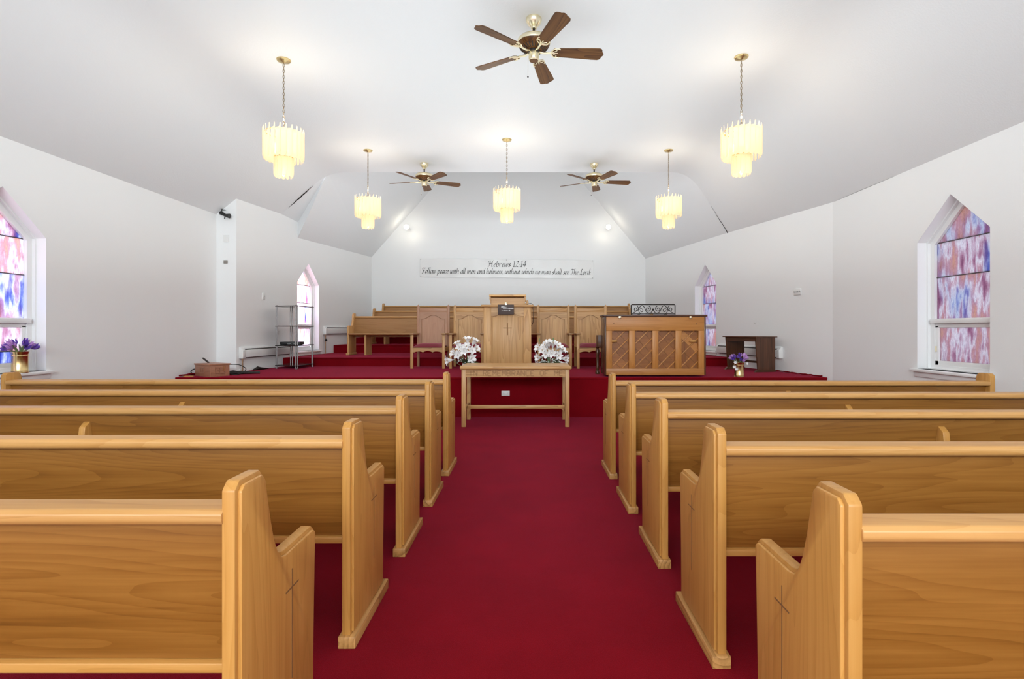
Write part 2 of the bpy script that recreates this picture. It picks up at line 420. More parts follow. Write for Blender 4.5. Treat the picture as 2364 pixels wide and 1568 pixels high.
lip(7.71, P1, -5.02, 4.25).build('nosing', M_carpet, plat, smooth=True)
mb = MB(); mb.bar((-4.70, 8.80, P1+.02), (-4.56, 10.12, P1+.02), .012, .04); struct(mb.build('baseboard_left', M_wall))
# frayed carpet edge along the walls
rf = random.Random(3); mb = MB()
pts = [(-4.995+0.01*rf.random(), 7.75+0.08*i, P1+0.012+0.02*rf.random()) for i in range(12)]; mb.tube(pts, [0.01+0.012*rf.random() for _ in pts], 6)
mb.build('frayed_edge', M_carpet, plat)
mb = MB(); pts = [(wallx(7.8+0.06*i, False)-0.012, 7.8+0.06*i, P1+0.006+0.008*rf.random()) for i in range(20)]; mb.tube(pts, [0.006+0.006*rf.random() for _ in pts], 6)
mb.build('frayed_edge', M_carpet, plat)

# ------------------------------------------------------------------ windows
def window(name, cx, cy, ang, label=None, leads=(1.80,), lower_lead=None, flip=1):
    """local x along the wall, +y outwards, z up; origin on the wall plane under the opening"""
    r = D.objects.new(name, None); COL.objects.link(r); r.location = (cx, cy, 0); r.rotation_euler = (0, 0, ang); struct(r)
    h = WW/2
    def ring(i0, i1, y0, y1, zb=None):
        """frame between opening inset i0 and i1 (m)"""
        def out(i):
            k = math.hypot(h, APX-SHO)/h; drop = i*k; zs = SHO-i*((k*1.0)-(APX-SHO)/h)
            return [(-h+i, SILL+i*0.6), (-h+i, zs), (0, APX-drop), (h-i, zs), (h-i, SILL+i*0.6)]
        a, b = out(i0), out(i1); m = MB()
        for j in range(5):
            j2 = (j+1) % 5
            v = [(a[j][0], y0, a[j][1]), (a[j2][0], y0, a[j2][1]), (b[j2][0], y0, b[j2][1]), (b[j][0], y0, b[j][1]),
                 (a[j][0], y1, a[j][1]), (a[j2][0], y1, a[j2][1]), (b[j2][0], y1, b[j2][1]), (b[j][0], y1, b[j][1])]
            m.add(v, [(0, 1, 2, 3), (4, 7, 6, 5), (0, 4, 5, 1), (1, 5, 6, 2), (2, 6, 7, 3), (3, 7, 4, 0)])
        return m, b
    m, _ = ring(-0.02, 0.0, 0.003, 0.25); m.build('window_reveal', M_trim, r)
    m, _ = ring(0.0, 0.018, 0.105, 0.20); m.build('window_stop', M_trim, r)
    m, inner = ring(0.018, 0.075, 0.135, 0.185); fr = m.build('window_frame', M_trim, r)
    xi = h-0.075; zs = inner[1][1]; za = inner[2][1]; zb = inner[0][1]
    # rail between upper light and lower sash
    MB().box(-xi-0.02, xi+0.02, 0.10, 0.18, 1.305, 1.355).build('window_rail', M_trim, r, bevel=0.006)
    mb = MB()
    for x0, x1, z0, z1 in ((-xi-0.02, xi+0.02, zb-0.01, zb+0.05), (-xi-0.02, xi+0.02, 1.26, 1.305), (-xi-0.02, -xi+0.045, zb, 1.28), (xi-0.045, xi+0.02, zb, 1.28)):
        mb.box(x0, x1, 0.145, 0.175, z0, z1)
    mb.build('window_sash', M_trim, r, bevel=0.004)
    MB().box(-xi+0.010, -xi+0.020, 0.137, 0.146, 1.00, 1.06).build('sash_latch', M_brasspale, r)
    gy0, gy1 = 0.165, 0.172
    gable = [(-xi, 1.35), (xi, 1.35), (xi, zs), (0, za), (-xi, zs)]
    cuts = sorted(list(leads)+[SHO-0.02])
    lv = [1.35]+cuts+[9]
    for k in range(len(lv)-1):
        p = clip(clip(gable, 0, -1, -lv[k]), 0, 1, lv[k+1])
        MB().prism(p, gy0, gy1, 'y').build('window_pane', M_stain, r)
    for z in cuts: MB().box(-xi, xi, gy0-0.005, gy1+0.004, z-0.004, z+0.004).build('lead_came', M_lead, r)
    low = [(-xi+0.045, zb+0.05), (xi-0.045, zb+0.05), (xi-0.045, 1.26), (-xi+0.045, 1.26)]
    lv = [0]+([lower_lead] if lower_lead else [])+[9]
    for k in range(len(lv)-1):
        p = clip(clip(low, 0, -1, -lv[k]), 0, 1, lv[k+1]); MB().prism(p, gy0, gy1, 'y').build('window_pane', M_stain, r)
    if lower_lead: MB().box(-xi+.045, xi-.045, gy0-.005, gy1+.004, lower_lead-.004, lower_lead+.004).build('lead_came', M_lead, r)
    # sill board
    MB().box(-h-0.05, h+0.05, -0.05, 0.14, SILL-0.03, SILL).build('window_sill', M_trim, r, bevel=0.006)
    MB().box(-h-0.03, h+0.03, -0.018, 0.0, SILL-0.085, SILL-0.03).build('window_apron', M_trim, r, bevel=0.004)
    return r
angR2 = math.atan2(RW[2][1]-RW[1][1], RW[2][0]-RW[1][0])
angL2 = math.atan2(LW[3][1]-LW[2][1], LW[3][0]-LW[2][0])
# +y local must point outwards: right wall outward = +x -> rotate -90; left wall outward = -x -> rotate +90
window('window_1', 4.27, 5.48, -PI/2)
window('window_2', wallx(11.33, False), 11.33, angR2-PI)
window('window_3', -5.03, 5.18, PI/2, lower_lead=1.02)
window('window_4', wallx(11.15), 11.15, angL2)
for (x, y, ang, s_) in ((4.27, 5.48, PI/2, 1), (-5.03, 5.18, -PI/2, -1)):
    daylight(x+s_*0.75, y, 1.7, ang, 40 if s_ > 0 else 110)
daylight(wallx(11.33, False)+0.74, 11.33+0.115, 1.7, PI/2+0.154, 45)
daylight(wallx(11.15)-0.74, 11.15+0.06, 1.7, -PI/2-0.075, 230)

# ------------------------------------------------------------------ pews
END = [(0, .045), (0, .852), (.022, .872), (.118, .872), (.138, .850), (.150, .80), (.168, .73), (.186, .675), (.206, .635), (.226, .615), (.25, .610), (.445, .610), (.468, .592), (.462, .50), (.452, .25), (.448, .045)]
def inset(poly, d):
    out = []; n = len(poly)
    for i in range(n):
        a, b, c = Vector(poly[i-1]), Vector(poly[i]), Vector(poly[(i+1) % n])
        u = (b-a).normalized(); v = (c-b).normalized(); nu = Vector((u.y, -u.x)); nv = Vector((v.y, -v.x)); m_ = (nu+nv)
        m_ = m_/max(m_.length_squared/2, .4); out.append((b.x+m_.x*d, b.y+m_.y*d))
    return out
END_IN = [(y, max(z, .045)) for y, z in inset(END, .011)]
def pew(name, label, L, s, loc, group, fin=True, cross=True, tones=('pew', 'pew_end', 'rail'), rz=0, fins=None):
    """s=+1: runs towards +x from the aisle end at x=0; y is depth (0 = rear face); z up"""
    t = thing(name, label, 'pew', loc, rz, group)
    def X(a, b): return (min(s*a, s*b), max(s*a, s*b))
    pt, et, rt = tones
    x0, x1 = X(.04, L-.04)
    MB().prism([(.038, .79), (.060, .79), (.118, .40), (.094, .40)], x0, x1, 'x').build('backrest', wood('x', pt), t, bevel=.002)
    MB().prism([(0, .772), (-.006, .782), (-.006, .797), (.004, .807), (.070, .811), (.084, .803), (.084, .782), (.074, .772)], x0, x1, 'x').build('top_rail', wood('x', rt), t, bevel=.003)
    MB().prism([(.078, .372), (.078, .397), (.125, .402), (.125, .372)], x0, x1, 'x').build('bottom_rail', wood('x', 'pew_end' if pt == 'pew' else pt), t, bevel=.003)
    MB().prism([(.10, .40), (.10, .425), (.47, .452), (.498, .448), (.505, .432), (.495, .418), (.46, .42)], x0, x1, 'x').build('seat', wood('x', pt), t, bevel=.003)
    for k, (a, b) in enumerate(((0, .044), (L-.044, L))):
        xa, xb = X(a, b)
        if k == 0:
            xa, xb = X(a+.011, b)
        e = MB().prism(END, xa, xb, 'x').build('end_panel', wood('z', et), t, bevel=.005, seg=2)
        if k == 0:
            xa, xb = X(a, a+.012)
            MB().prism(END_IN, xa, xb, 'x').build('moulded_face', wood('z', et), e, bevel=.0045, seg=2)
        xa, xb = X(a-.012, b+.012)
        MB().box(xa, xb, -.012, .485, 0, .046).build('base_block', wood('y', 'base' if et == 'pew_end' else et), e, bevel=.004)
        if k == 0 and cross:
            xs = -s*.0008
            m = MB(); xa, xb = sorted((xs, s*.004))
            m.box(xa, xb, .2805, .2845, .23, .545); m.box(xa, xb, .242, .326, .490, .4945)
            m.build('carved_cross', M_groove, e)
    if fin:
        for c in (fins or [L/2]):
            xa, xb = X(c-.018, c+.018)
            MB().prism([(.44, .02), (.45, .42), (.11, .42), (.065, .72), (.045, .727), (.012, .70), (.0, .62), (.02, .45), (.04, .02)], xa, xb, 'x').build('centre_support', wood('z', et), t, bevel=.005)
    return t
GL, GR = 'pews left of the aisle', 'pews right of the aisle'
labL = ['oak pew in the front left corner of the view, nearest left of the aisle', 'oak pew left of the aisle, second row ahead of the camera',
        'oak pew left of the aisle with a centre support fin, middle row', 'oak pew left of the aisle, second row back from the platform',
        'oak pew left of the aisle nearest the platform, far end under the window']
labR = ['oak pew in the front right corner of the view, nearest right of the aisle', 'oak pew right of the aisle, second row ahead of the camera',
        'oak pew right of the aisle, middle of the five rows', 'oak pew right of the aisle, second row back from the platform',
        'oak pew right of the aisle nearest the platform, far end under the window']
pL = pew('pew', labL[0], 3.78, -1, (-.68, 1.275, 0), GL, fins=[1.76])
for i, y in enumerate((2.10, 2.947, 3.778, 4.576)):
    c = copy_tree(pL); c.location = (-.68, y, 0); c['label'] = labL[i+1]
pR = pew('pew', labR[0], 3.18, 1, (.68, 1.170, 0), GR, fins=[1.49])
for i, y in enumerate((1.976, 2.80, 3.635, 4.475)):
    c = copy_tree(pR); c.location = (.68, y, 0); c['label'] = labR[i+1]
# choir pews face the nave: turned round, so local +x runs to the left in view
GC = 'choir pews on the steps behind the chairs'
ct = ('dim', 'light', 'light')
pew('choir_pew', 'oak choir pew facing the nave, front row on the first step', 6.35, -1, (-3.72, 11.55, P2), GC, cross=False, tones=ct, rz=PI, fins=[.35, 2.1, 4.2], fin=False)
pew('choir_pew', 'oak choir pew facing the nave, middle row one step higher', 6.30, -1, (-3.80, 13.34, P3), GC, cross=False, tones=ct, rz=PI, fins=[2.1, 4.2], fin=False)
pew('choir_pew', 'oak choir pew facing the nave, top row against the rear wall', 6.42, -1, (-3.79, 14.15, P4), GC, cross=False, tones=ct, rz=PI, fins=[2.1, 4.2], fin=False)
for o in D.objects:
    if o.name.startswith('choir_pew'):
        m = MB(); m.prism([(.43, 0), (.44, .42), (.08, .42), (.05, 0)], -.39, -.35, 'x'); m.prism([(.43, 0), (.44, .42), (.08, .42), (.05, 0)], -3.2, -3.16, 'x')
        m.build('seat_support', wood('z', 'light'), o)

# ------------------------------------------------------------------ communion table
t = thing('communion_table', 'long oak table with carved lettering standing in front of the platform', 'table', (-.165, 6.88, 0))
MB().box(-.705, .705, -.035, .66, .735, .777).build('table_top', wood('x', 'light'), t, bevel=.014, seg=3)
for x in (-.66, .66):
    for y in (.03, .61):
        MB().box(x-.027, x+.027, y-.027, y+.027, 0, .735).build('leg', wood('z', 'light'), t, bevel=.004)
ap = MB().box(-.633, .633, .012, .034, .635, .735).build('apron', wood('x', 'light'), t)
MB().box(-.633, .633, .606, .628, .635, .735).build('apron', wood('x', 'light'), t)
for x in (-.66, .66): MB().box(x-.012, x+.012, .057, .583, .645, .735).build('apron', wood('y', 'light'), t)
for x in (-.66, .66): MB().box(x-.014, x+.014, .057, .583, .195, .235).build('side_stretcher', wood('y', 'light'), t)
MB().box(-.646, .646, .30, .33, .192, .238).build('stretcher', wood('x', 'light'), t, bevel=.004)
for x, s in ((-.633, 1), (.633, -1)):
    MB().prism([(x, .192), (x+s*.04, .192), (x+s*.012, .172), (x, .14)], .305, .325, 'y').build('corner_bracket', wood('z', 'light'), t)
# outlined (incised) capitals
SEG = {'I': ['AD', 'HI'], }
def outline_text(text, x0, x1, z0, h, y, mat, parent, name):
    """single-stroke incised double lines for each capital"""
    G_ = {'I': [[(.5, 0), (.5, 1)]], 'N': [[(0, 0), (0, 1), (1, 0), (1, 1)]], 'R': [[(0, 0), (0, 1), (.8, 1), (1, .85), (1, .62), (.8, .5), (0, .5)], [(.5, .5), (1, 0)]],
          'E': [[(1, 1), (0, 1), (0, 0), (1, 0)], [(0, .5), (.7, .5)]], 'M': [[(0, 0), (0, 1), (.5, .4), (1, 1), (1, 0)]],
          'B': [[(0, 0), (0, 1), (.8, 1), (1, .85), (1, .62), (.8, .5), (0, .5)], [(.8, .5), (1, .36), (1, .14), (.8, 0), (0, 0)]],
          'A': [[(0, 0), (.5, 1), (1, 0)], [(.2, .35), (.8, .35)]], 'C': [[(1, .85), (.8, 1), (.2, 1), (0, .8), (0, .2), (.2, 0), (.8, 0), (1, .15)]],
          'O': [[(.3, 0), (.7, 0), (1, .25), (1, .75), (.7, 1), (.3, 1), (0, .75), (0, .25), (.3, 0)]], 'F': [[(1, 1), (0, 1), (0, 0)], [(0, .5), (.7, .5)]]}
    adv = (x1-x0)/len(text); m = MB(); lw = .0032; off = .0085
    for i, ch in enumerate(text):
        if ch == ' ': continue
        for st in G_[ch]:
            for sgn in (-1, 1):
                pts = [Vector((x0+adv*(i+.12+.70*p[0]), z0+h*p[1])) for p in st]
                for p, q in zip(pts, pts[1:]):
                    d_ = (q-p).normalized(); nn = Vector((-d_.y, d_.x))*(off/2)*sgn; wv = Vector((-d_.y, d_.x))*lw/2
                    a, b = p+nn, q+nn
                    m.add([(a.x-wv.x, y, a.y-wv.y), (b.x-wv.x, y, b.y-wv.y), (b.x+wv.x, y, b.y+wv.y), (a.x+wv.x, y, a.y+wv.y)], [(0, 1, 2, 3)])
    return m.build(name, mat, parent)
outline_text('IN REMEMBRANCE OF ME', -.60, .61, .652, .066, .0113, M_engrave, t, 'carved_lettering')

# ------------------------------------------------------------------ lectern
lc = thing('lectern', 'oak pulpit lectern with carved cross on the platform behind the table', 'lectern', (-.315, 8.12, P1))
W2 = .357
MB().box(-W2, W2, .012, .50, .03, 1.02).build('body', wood('z', 'light'), lc, bevel=.004)
MB().box(-W2-.015, W2+.015, -.02, .52, 0, .05).build('plinth', wood('x', 'light'), lc, bevel=.006)
# front frame round a recessed arched panel
def arch(x0, x1, z, hh, n=16):
    out = []
    for i in range(n+1):
        u = i/n; x = x0+(x1-x0)*u
        v = abs(2*u-1); zz = z+hh*(0.5*(1+math.cos(PI*min(v/.80, 1))))**.8
        out.append((x, zz))
    return out
ar = arch(-.245, .245, .885, .075)
for x0, x1 in ((-W2, -.245), (.245, W2)): MB().box(x0, x1, -.008, .012, .05, 1.02).build('stile', wood('z', 'light'), lc, bevel=.003)
MB().prism([(-.245, 1.02)]+ar+[(.245, 1.02)], -.008, .012, 'y').build('arched_rail', wood('x', 'light'), lc)
pn = MB().prism([(-.225, .07), (.225, .07)]+[(x*.918, z-.018) for x, z in ar[::-1]], .000, .012, 'y').build('panel', wood('z', 'light'), lc, bevel=.004)
m = MB(); m.box(-.010, .010, -.0015, .002, .60, .78); m.box(-.065, -.010, -.0015, .002, .70, .712); m.box(.010, .065, -.0015, .002, .70, .712); m.build('carved_cross', M_cross, pn)
MB().box(-W2-.035, W2+.035, -.045, .53, 1.02, 1.055).build('ledge', wood('x', 'light'), lc, bevel=.010, seg=3)
MB().box(-.255, .255, .10, .46, 1.055, 1.165).build('reading_desk', wood('x', 'light'), lc)
MB().prism([(.06, 1.185), (.06, 1.212), (.50, 1.150), (.50, 1.125)], -.28, .28, 'x').build('reading_top', wood('x', 'light'), lc, bevel=.007)
for sg in (-1, 1):
    MB().prism([(sg*.255, 1.055), (sg*.277, 1.15), (sg*.277, 1.185), (sg*.255, 1.185)], .07, .09, 'y').build('desk_bracket', wood('z', 'light'), lc)
cb = MB().tube(smooth_pts([(.29, .03, 1.06), (.34, .0, 1.075), (.385, -.03, 1.05), (.392, -.03, .95), (.385, .02, .80), (.36, .1, .74)]), .004, 6)
tag(cb.build('microphone_cable', M_black, None, smooth=True, M=T(-.315, 8.12, P1)), 'thin black microphone cable drooping over right edge of lectern', 'cable')
sg_ = thing('hanging_sign', 'small dark brown sign with white script clipped to lectern front', 'sign', (-.335, 8.058, P1+.905))
MB().box(-.118, .118, -.006, .003, 0, .150).build('board', M_sign, sg_, bevel=.002)
m = MB(); rr = random.Random(5)
for row, (xa, xb, zz) in enumerate(((-.07, .005, .108), (-.045, .11, .083), (-.065, .065, .052))):
    x = xa
    while x < xb:
        wdt = .006+.007*rr.random(); hh = .006+.010*rr.random()
        m.box(x, x+wdt*.8, -.0072, -.006, zz, zz+hh, Matrix.Shear('XZ', 4, (0.0, 0)) if False else None); m.box(x, x+wdt*1.2, -.0072, -.006, zz+.003, zz+.006); x += wdt*1.25
m.build('lettering', M_white, sg_)
m = MB(); m.sphere((0, .01, .172), .020, 12); m.box(-.012, .012, -.012, .012, .145, .165); m.build('clip', M_brasspale, sg_, smooth=True)

# ------------------------------------------------------------------ clergy chairs
def chair(label, x, panel_tone='light', dh=0.0):
    c = thing('armchair', label, 'chair', (x, 9.47, P1), 0, 'tall oak armchairs in a row behind the lectern')
    bt = 1.10+dh
    for sx_ in (-1, 1):
        X0 = sx_*.279
        MB().prism([(X0-.024, 0), (X0-.024, bt), (X0-.018, bt+.025), (X0, bt+.05), (X0+.018, bt+.025), (X0+.024, bt), (X0+.024, 0)], .56, .60, 'y').build('back_post', wood('z', panel_tone if panel_tone == 'rose' else 'light'), c, bevel=.004)
        MB().box(X0-.024, X0+.024, .0, .045, 0, .595).build('front_leg', wood('z', 'light'), c, bevel=.004)
        MB().prism([(X0-.032, .0), (X0-.037, -.03), (X0+.037, -.03), (X0+.032, .0), (X0+.03, .56), (X0-.03, .56)], .595, .622, 'z').build('armrest', wood('y', 'dim'), c, bevel=.005)
        MB().box(X0-.012, X0+.012, .045, .56, .30, .375).build('side_rail', wood('y', 'light'), c)
    MB().box(-.255, .255, .572, .590, .36, bt-.09).build('back_panel', wood('z', panel_tone), c)
    MB().box(-.255, .255, .565, .597, bt-.095, bt-.015).build('crest_rail', wood('x', panel_tone), c, bevel=.004)
    # raised frame round the arched centre panel
    a = arch(-.215, .215, bt-.215, .075)
    m = MB(); pts = [(-.215, .56, .40)]+[(x_, .56, z_) for x_, z_ in a]+[(.215, .56, .40)]
    MB().prism([(-.255, bt-.09)]+[(-.255, a[0][1])]+a+[(.255, a[-1][1]), (.255, bt-.09)], .563, .573, 'y').build('arched_rail', wood('x', panel_tone), c)
    for sx_ in (-1, 1): MB().box(min(sx_*.215, sx_*.255), max(sx_*.215, sx_*.255), .563, .573, .40, a[0][1]).build('stile', wood('z', panel_tone), c)
    MB().tube([(x_*.985, .5615, z_-.004) for x_, _y, z_ in pts], .0025, 5).build('panel_bead', M_cross, c)
    # scalloped apron
    ap_ = [(-.255, .37), (.255, .37), (.255, .285)]
    for i in range(25):
        u = i/24; x_ = .255-.51*u; v = abs(u-.5)*2
        ap_.append((x_, .285+.028*(1-v)**.5*abs(math.cos(v*PI*1.5))**.7 if v < .85 else .285))
    MB().prism(ap_, .012, .034, 'y').build('seat_apron', wood('x', 'light'), c)
    MB().box(-.252, .252, .02, .555, .355, .385).build('seat_frame', wood('x', 'light'), c)
    m = MB(); n_ = 10; v = []; f = []
    for j in range(n_+1):
        for i in range(n_+1):
            x_ = -.252+.504*i/n_; y_ = -.005+.56*j/n_
            z_ = .385+.055*(max(0, 1-(2*i/n_-1)**4)*max(0, 1-(2*j/n_-1)**4))**.4
            v.append((x_, y_, z_))
    f = [(j*(n_+1)+i, j*(n_+1)+i+1, (j+1)*(n_+1)+i+1, (j+1)*(n_+1)+i) for j in range(n_) for i in range(n_)]
    m.add(v, f); m.box(-.252, .252, -.005, .555, .37, .3851); m.build('seat_cushion', M_velvet, c, smooth=True, ang=1.2)
    return c
chair('carved oak armchair with red cushion, first from the left, reddish back panel', -1.765, 'rose')
chair('carved oak armchair with red cushion immediately left of the lectern', -1.085)
chair('taller oak armchair almost hidden behind the lectern, one finial showing', -.30, 'light', .09)
chair('carved oak armchair with red cushion immediately right of the lectern', .46)
chair('carved oak armchair with red cushion between the next armchair and the piano', 1.15)

# ------------------------------------------------------------------ upright piano seen from behind
p = thing('upright_piano', 'upright piano with its bare wooden back turned to the pews', 'piano', (1.09, 7.745, P1))
PW, PH = 1.446, .895
for (x0, x1) in ((0, .022), (PW-.022, PW)):
    MB().box(x0, x1, -.004, .40, .03, PH-.03).build('side_panel', M_piano, p, bevel=.003)
MB().box(-.02, PW+.02, -.02, .40, PH-.028, PH).build('lid', wood('x', 'dark'), p, bevel=.006)
MB().box(.022, PW-.022, -.002, .075, .665, PH-.03).build('top_beam', wood('x', 'piano'), p, bevel=.003)
MB().box(.022, PW-.022, -.002, .075, .03, .125).build('bottom_beam', wood('x', 'piano'), p, bevel=.003)
posts = ((.022, .105), (.350, .435), (.684, .768), (1.013, .1*10+.100), (1.343, PW-.022))
for a, b in posts: MB().box(a, b, -.001, .075, .125, .665).build('back_post', wood('z', 'piano'), p, bevel=.003)
bays = [(posts[i][1], posts[i+1][0]) for i in range(4)]
rb = random.Random(11); c45 = math.sqrt(.5)
sbs = [wood('x', 'board'), wood('x', 'piano'), wood('z', 'board')]
for bi, (a, b) in enumerate(bays):
    rect = [(a-.005, .12), (b+.005, .12), (b+.005, .67), (a-.005, .67)]
    # soundboard planks run down to the right; ribs run up to the right
    k = 0; s0 = (a+.12)*c45-.06
    dmin = min(x*c45+z*c45 for x, z in rect); dmax = max(x*c45+z*c45 for x, z in rect)
    dd = dmin-.05*rb.random()
    while dd < dmax:
        wd = .10+.04*rb.random(); q = clip(clip(rect, -c45, -c45, -(dd+.001)), c45, c45, dd+wd-.001); dd += wd
        if len(q) >= 3:
            dep = .004*rb.random(); MB().prism(q, .060-dep, .075, 'y').build('soundboard_plank', sbs[rb.choice((0, 0, 1, 2))], p)
    emin = min(z*c45-x*c45 for x, z in rect); e = emin+.03+.03*(bi % 2)
    e = emin+.065
    while e < max(z*c45-x*c45 for x, z in rect):
        q = clip(clip(rect, c45, -c45, -e), -c45, c45, e+.017); e += .118
        if len(q) >= 3: MB().prism(q, .040, .062, 'y').build('rib', wood('x', 'piano'), p, bevel=.004)
for x in (.125, 1.262):
    MB().sphere((x+.005, .012, .515), .0175, 14, (3.3, 1.1, 1)).build('handle', wood('x', 'rail'), p, smooth=True)
for x in (.215, 1.225): MB().box(x-.018, x+.018, -.024, -.002, PH-.055, PH-.022).build('hinge', M_brasspale, p, bevel=.003)
for x in (.47, .55): 
    pass
MB().box(-.045, PW+.045, .40, .62, .42, .60).build('key_bed', wood('x', 'dark'), p, bevel=.006)
MB().box(.0, PW, .36, .42, .05, .45).build('lower_front_panel', wood('x', 'dark'), p)
for x in (-.03, PW+.03):
    MB().lathe([(.032, .0), (.036, .03), (.022, .06), (.03, .10), (.02, .14), (.026, .30), (.034, .36), (.02, .39), (.034, .42)], 14, (x, .57)).build('front_leg', wood('z', 'dark'), p, smooth=True)
MB().box(.02, PW-.02, .38, .41, .60, PH-.03).build('upper_front_panel', wood('x', 'dark'), p)
m = MB(); m.sphere((.0, .0, 0), .006, 8)
for (x, z) in ((.13, .775), (1.31, .762), (.555, .46), (.52, .25), (.775, .31)): MB().sphere((x, -.003 if z > .6 else .058, z), .007, 8).build('bolt', M_chrome if z < .6 else M_black, p, smooth=True)
# scrolled iron music rack standing on the lid
rk = thing('music_rack', 'black wrought iron scrollwork rack standing on the piano lid', 'music rack', (1.855, 8.06, P1+PH+.009))
m = MB(); fw, fh = .327, .15
m.tube([(-fw, 0, 0), (-fw, 0, fh-.01), (-fw+.01, 0, fh), (fw-.01, 0, fh), (fw, 0, fh-.01), (fw, 0, 0)], .0075, 8); m.tube([(-fw, 0, .012), (fw, 0, .012)], .006, 8)
m.build('rack_frame', M_iron, rk, smooth=True)
def spiral(cx, cz, r0, turns, a0, sgn, n=26):
    return [(cx+sgn*(r0*(1-.82*i/n))*math.cos(a0+turns*2*PI*i/n), 0, cz+(r0*(1-.82*i/n))*math.sin(a0+turns*2*PI*i/n)) for i in range(n+1)]
for sg in (-1, 1):
    for (cx, cz, r0, tr, a0) in ((sg*.255, .085, .045, 1.3, PI*.6), (sg*.175, .060, .042, 1.3, -PI*.4), (sg*.075, .085, .045, 1.3, PI*.6)):
        MB().tube(spiral(cx, cz, r0, tr, a0, sg), .0052, 6).build('scroll', M_iron, rk, smooth=True)
    MB().tube(smooth_pts([(sg*.30, 0, .03), (sg*.27, 0, .04), (sg*.215, 0, .095), (sg*.17, 0, .135), (sg*.13, 0, .11), (sg*.10, 0, .045), (sg*.04, 0, .025), (0, 0, .075)]), .0052, 6).build('scroll', M_iron, rk, smooth=True)
MB().lathe([(.0, .06), (.014, .068), (.014, .088), (0, .096)], 8).build('rosette', M_iron, rk)
MB().tube([(-.2, 0, .0), (-.2, .14, .004)], .006, 6).build('foot', M_iron, rk); MB().tube([(.2, 0, 0), (.2, .14, .004)], .006, 6).build('foot', M_iron, rk)

# ------------------------------------------------------------------ dark kneehole table by the right wall
ang = math.atan2(9.56-8.816, 3.48-3.71)           # long axis direction
dk = thing('side_table', 'small dark walnut kneehole table standing askew by the right wall', 'table', (3.635, 8.645, P1), ang-PI)
# local: long axis = -x ; depth = +y? -> build with x from 0 to -.78 (away) and y from 0 to -.37
dk.rotation_euler = (0, 0, ang)
LX = .755
# local +x runs along the long side (away from the camera), local -y runs towards the wall side
MB().box(-.035, LX+.05, -.385, .03, .558, .575).build('table_top', wood('x', 'dark'), dk, bevel=.003)
for x in (.0, LX-.018):
    e = MB().prism([(-.37, .03), (-.37, .558), (.010, .558), (-.035, .03)], x, x+.02, 'x').build('side_panel', wood('z', 'dark'), dk)
    MB().prism([(-.375, 0), (-.375, .03), (-.02, .04), (.02, .0)], x-.012, x+.032, 'x').build('foot', wood('y', 'dark'), e)
MB().box(.02, LX-.018, -.02, -.004, .49, .558).build('apron', wood('x', 'dark'), dk)
MB().box(.02, LX-.018, -.37, -.355, .12, .155).build('stretcher', wood('x', 'dark'), dk)

# ------------------------------------------------------------------ flowers
rl = random.Random(21)
def rotm(d, roll=0):
    return Vector(d).to_track_quat('Z', 'Y').to_matrix().to_4x4() @ Matrix.Rotation(roll, 4, 'Z')
def lily_mesh():
    """trumpet opening along +z with six recurved pointed petals"""
    m = MB(); m.lathe([(.004, -.055), (.007, -.03), (.012, -.005), (.020, .018)], 10)
    for k in range(6):
        a = k*PI/3; w_ = .021 if k % 2 else .017
        prof = [(.008, -.02, .45), (.016, .012, .8), (.026, .032, 1.0), (.040, .044, .85), (.052, .046, .45), (.060, .040, .06)]
        v = []; f = []
        ca_, sa_ = math.cos(a), math.sin(a)
        for r, z, ww in prof:
            for j in (-1, 0, 1):
                off = j*w_*ww; zz = z+(.004 if j == 0 else 0)*-1
                v.append((r*ca_-off*sa_, r*sa_+off*ca_, zz))
        for i in range(len(prof)-1):
            for j in range(2): f.append((i*3+j, i*3+j+1, (i+1)*3+j+1, (i+1)*3+j))
        m.add(v, f)
    return m
def leaf_mesh(L, w_, curl=.3):
    m = MB(); v = []; f = []; n_ = 6
    for i in range(n_+1):
        t_ = i/n_; ww = w_*math.sin(PI*min(max(t_, .04), .98))**.8; z = L*t_; y = -curl*L*t_*t_
        v += [(-ww, y+.15*ww, z), (0, y, z), (ww, y+.15*ww, z)]
    for i in range(n_):
        for j in range(2): f.append((i*3+j, i*3+j+1, (i+1)*3+j+1, (i+1)*3+j))
    return m.add(v, f)
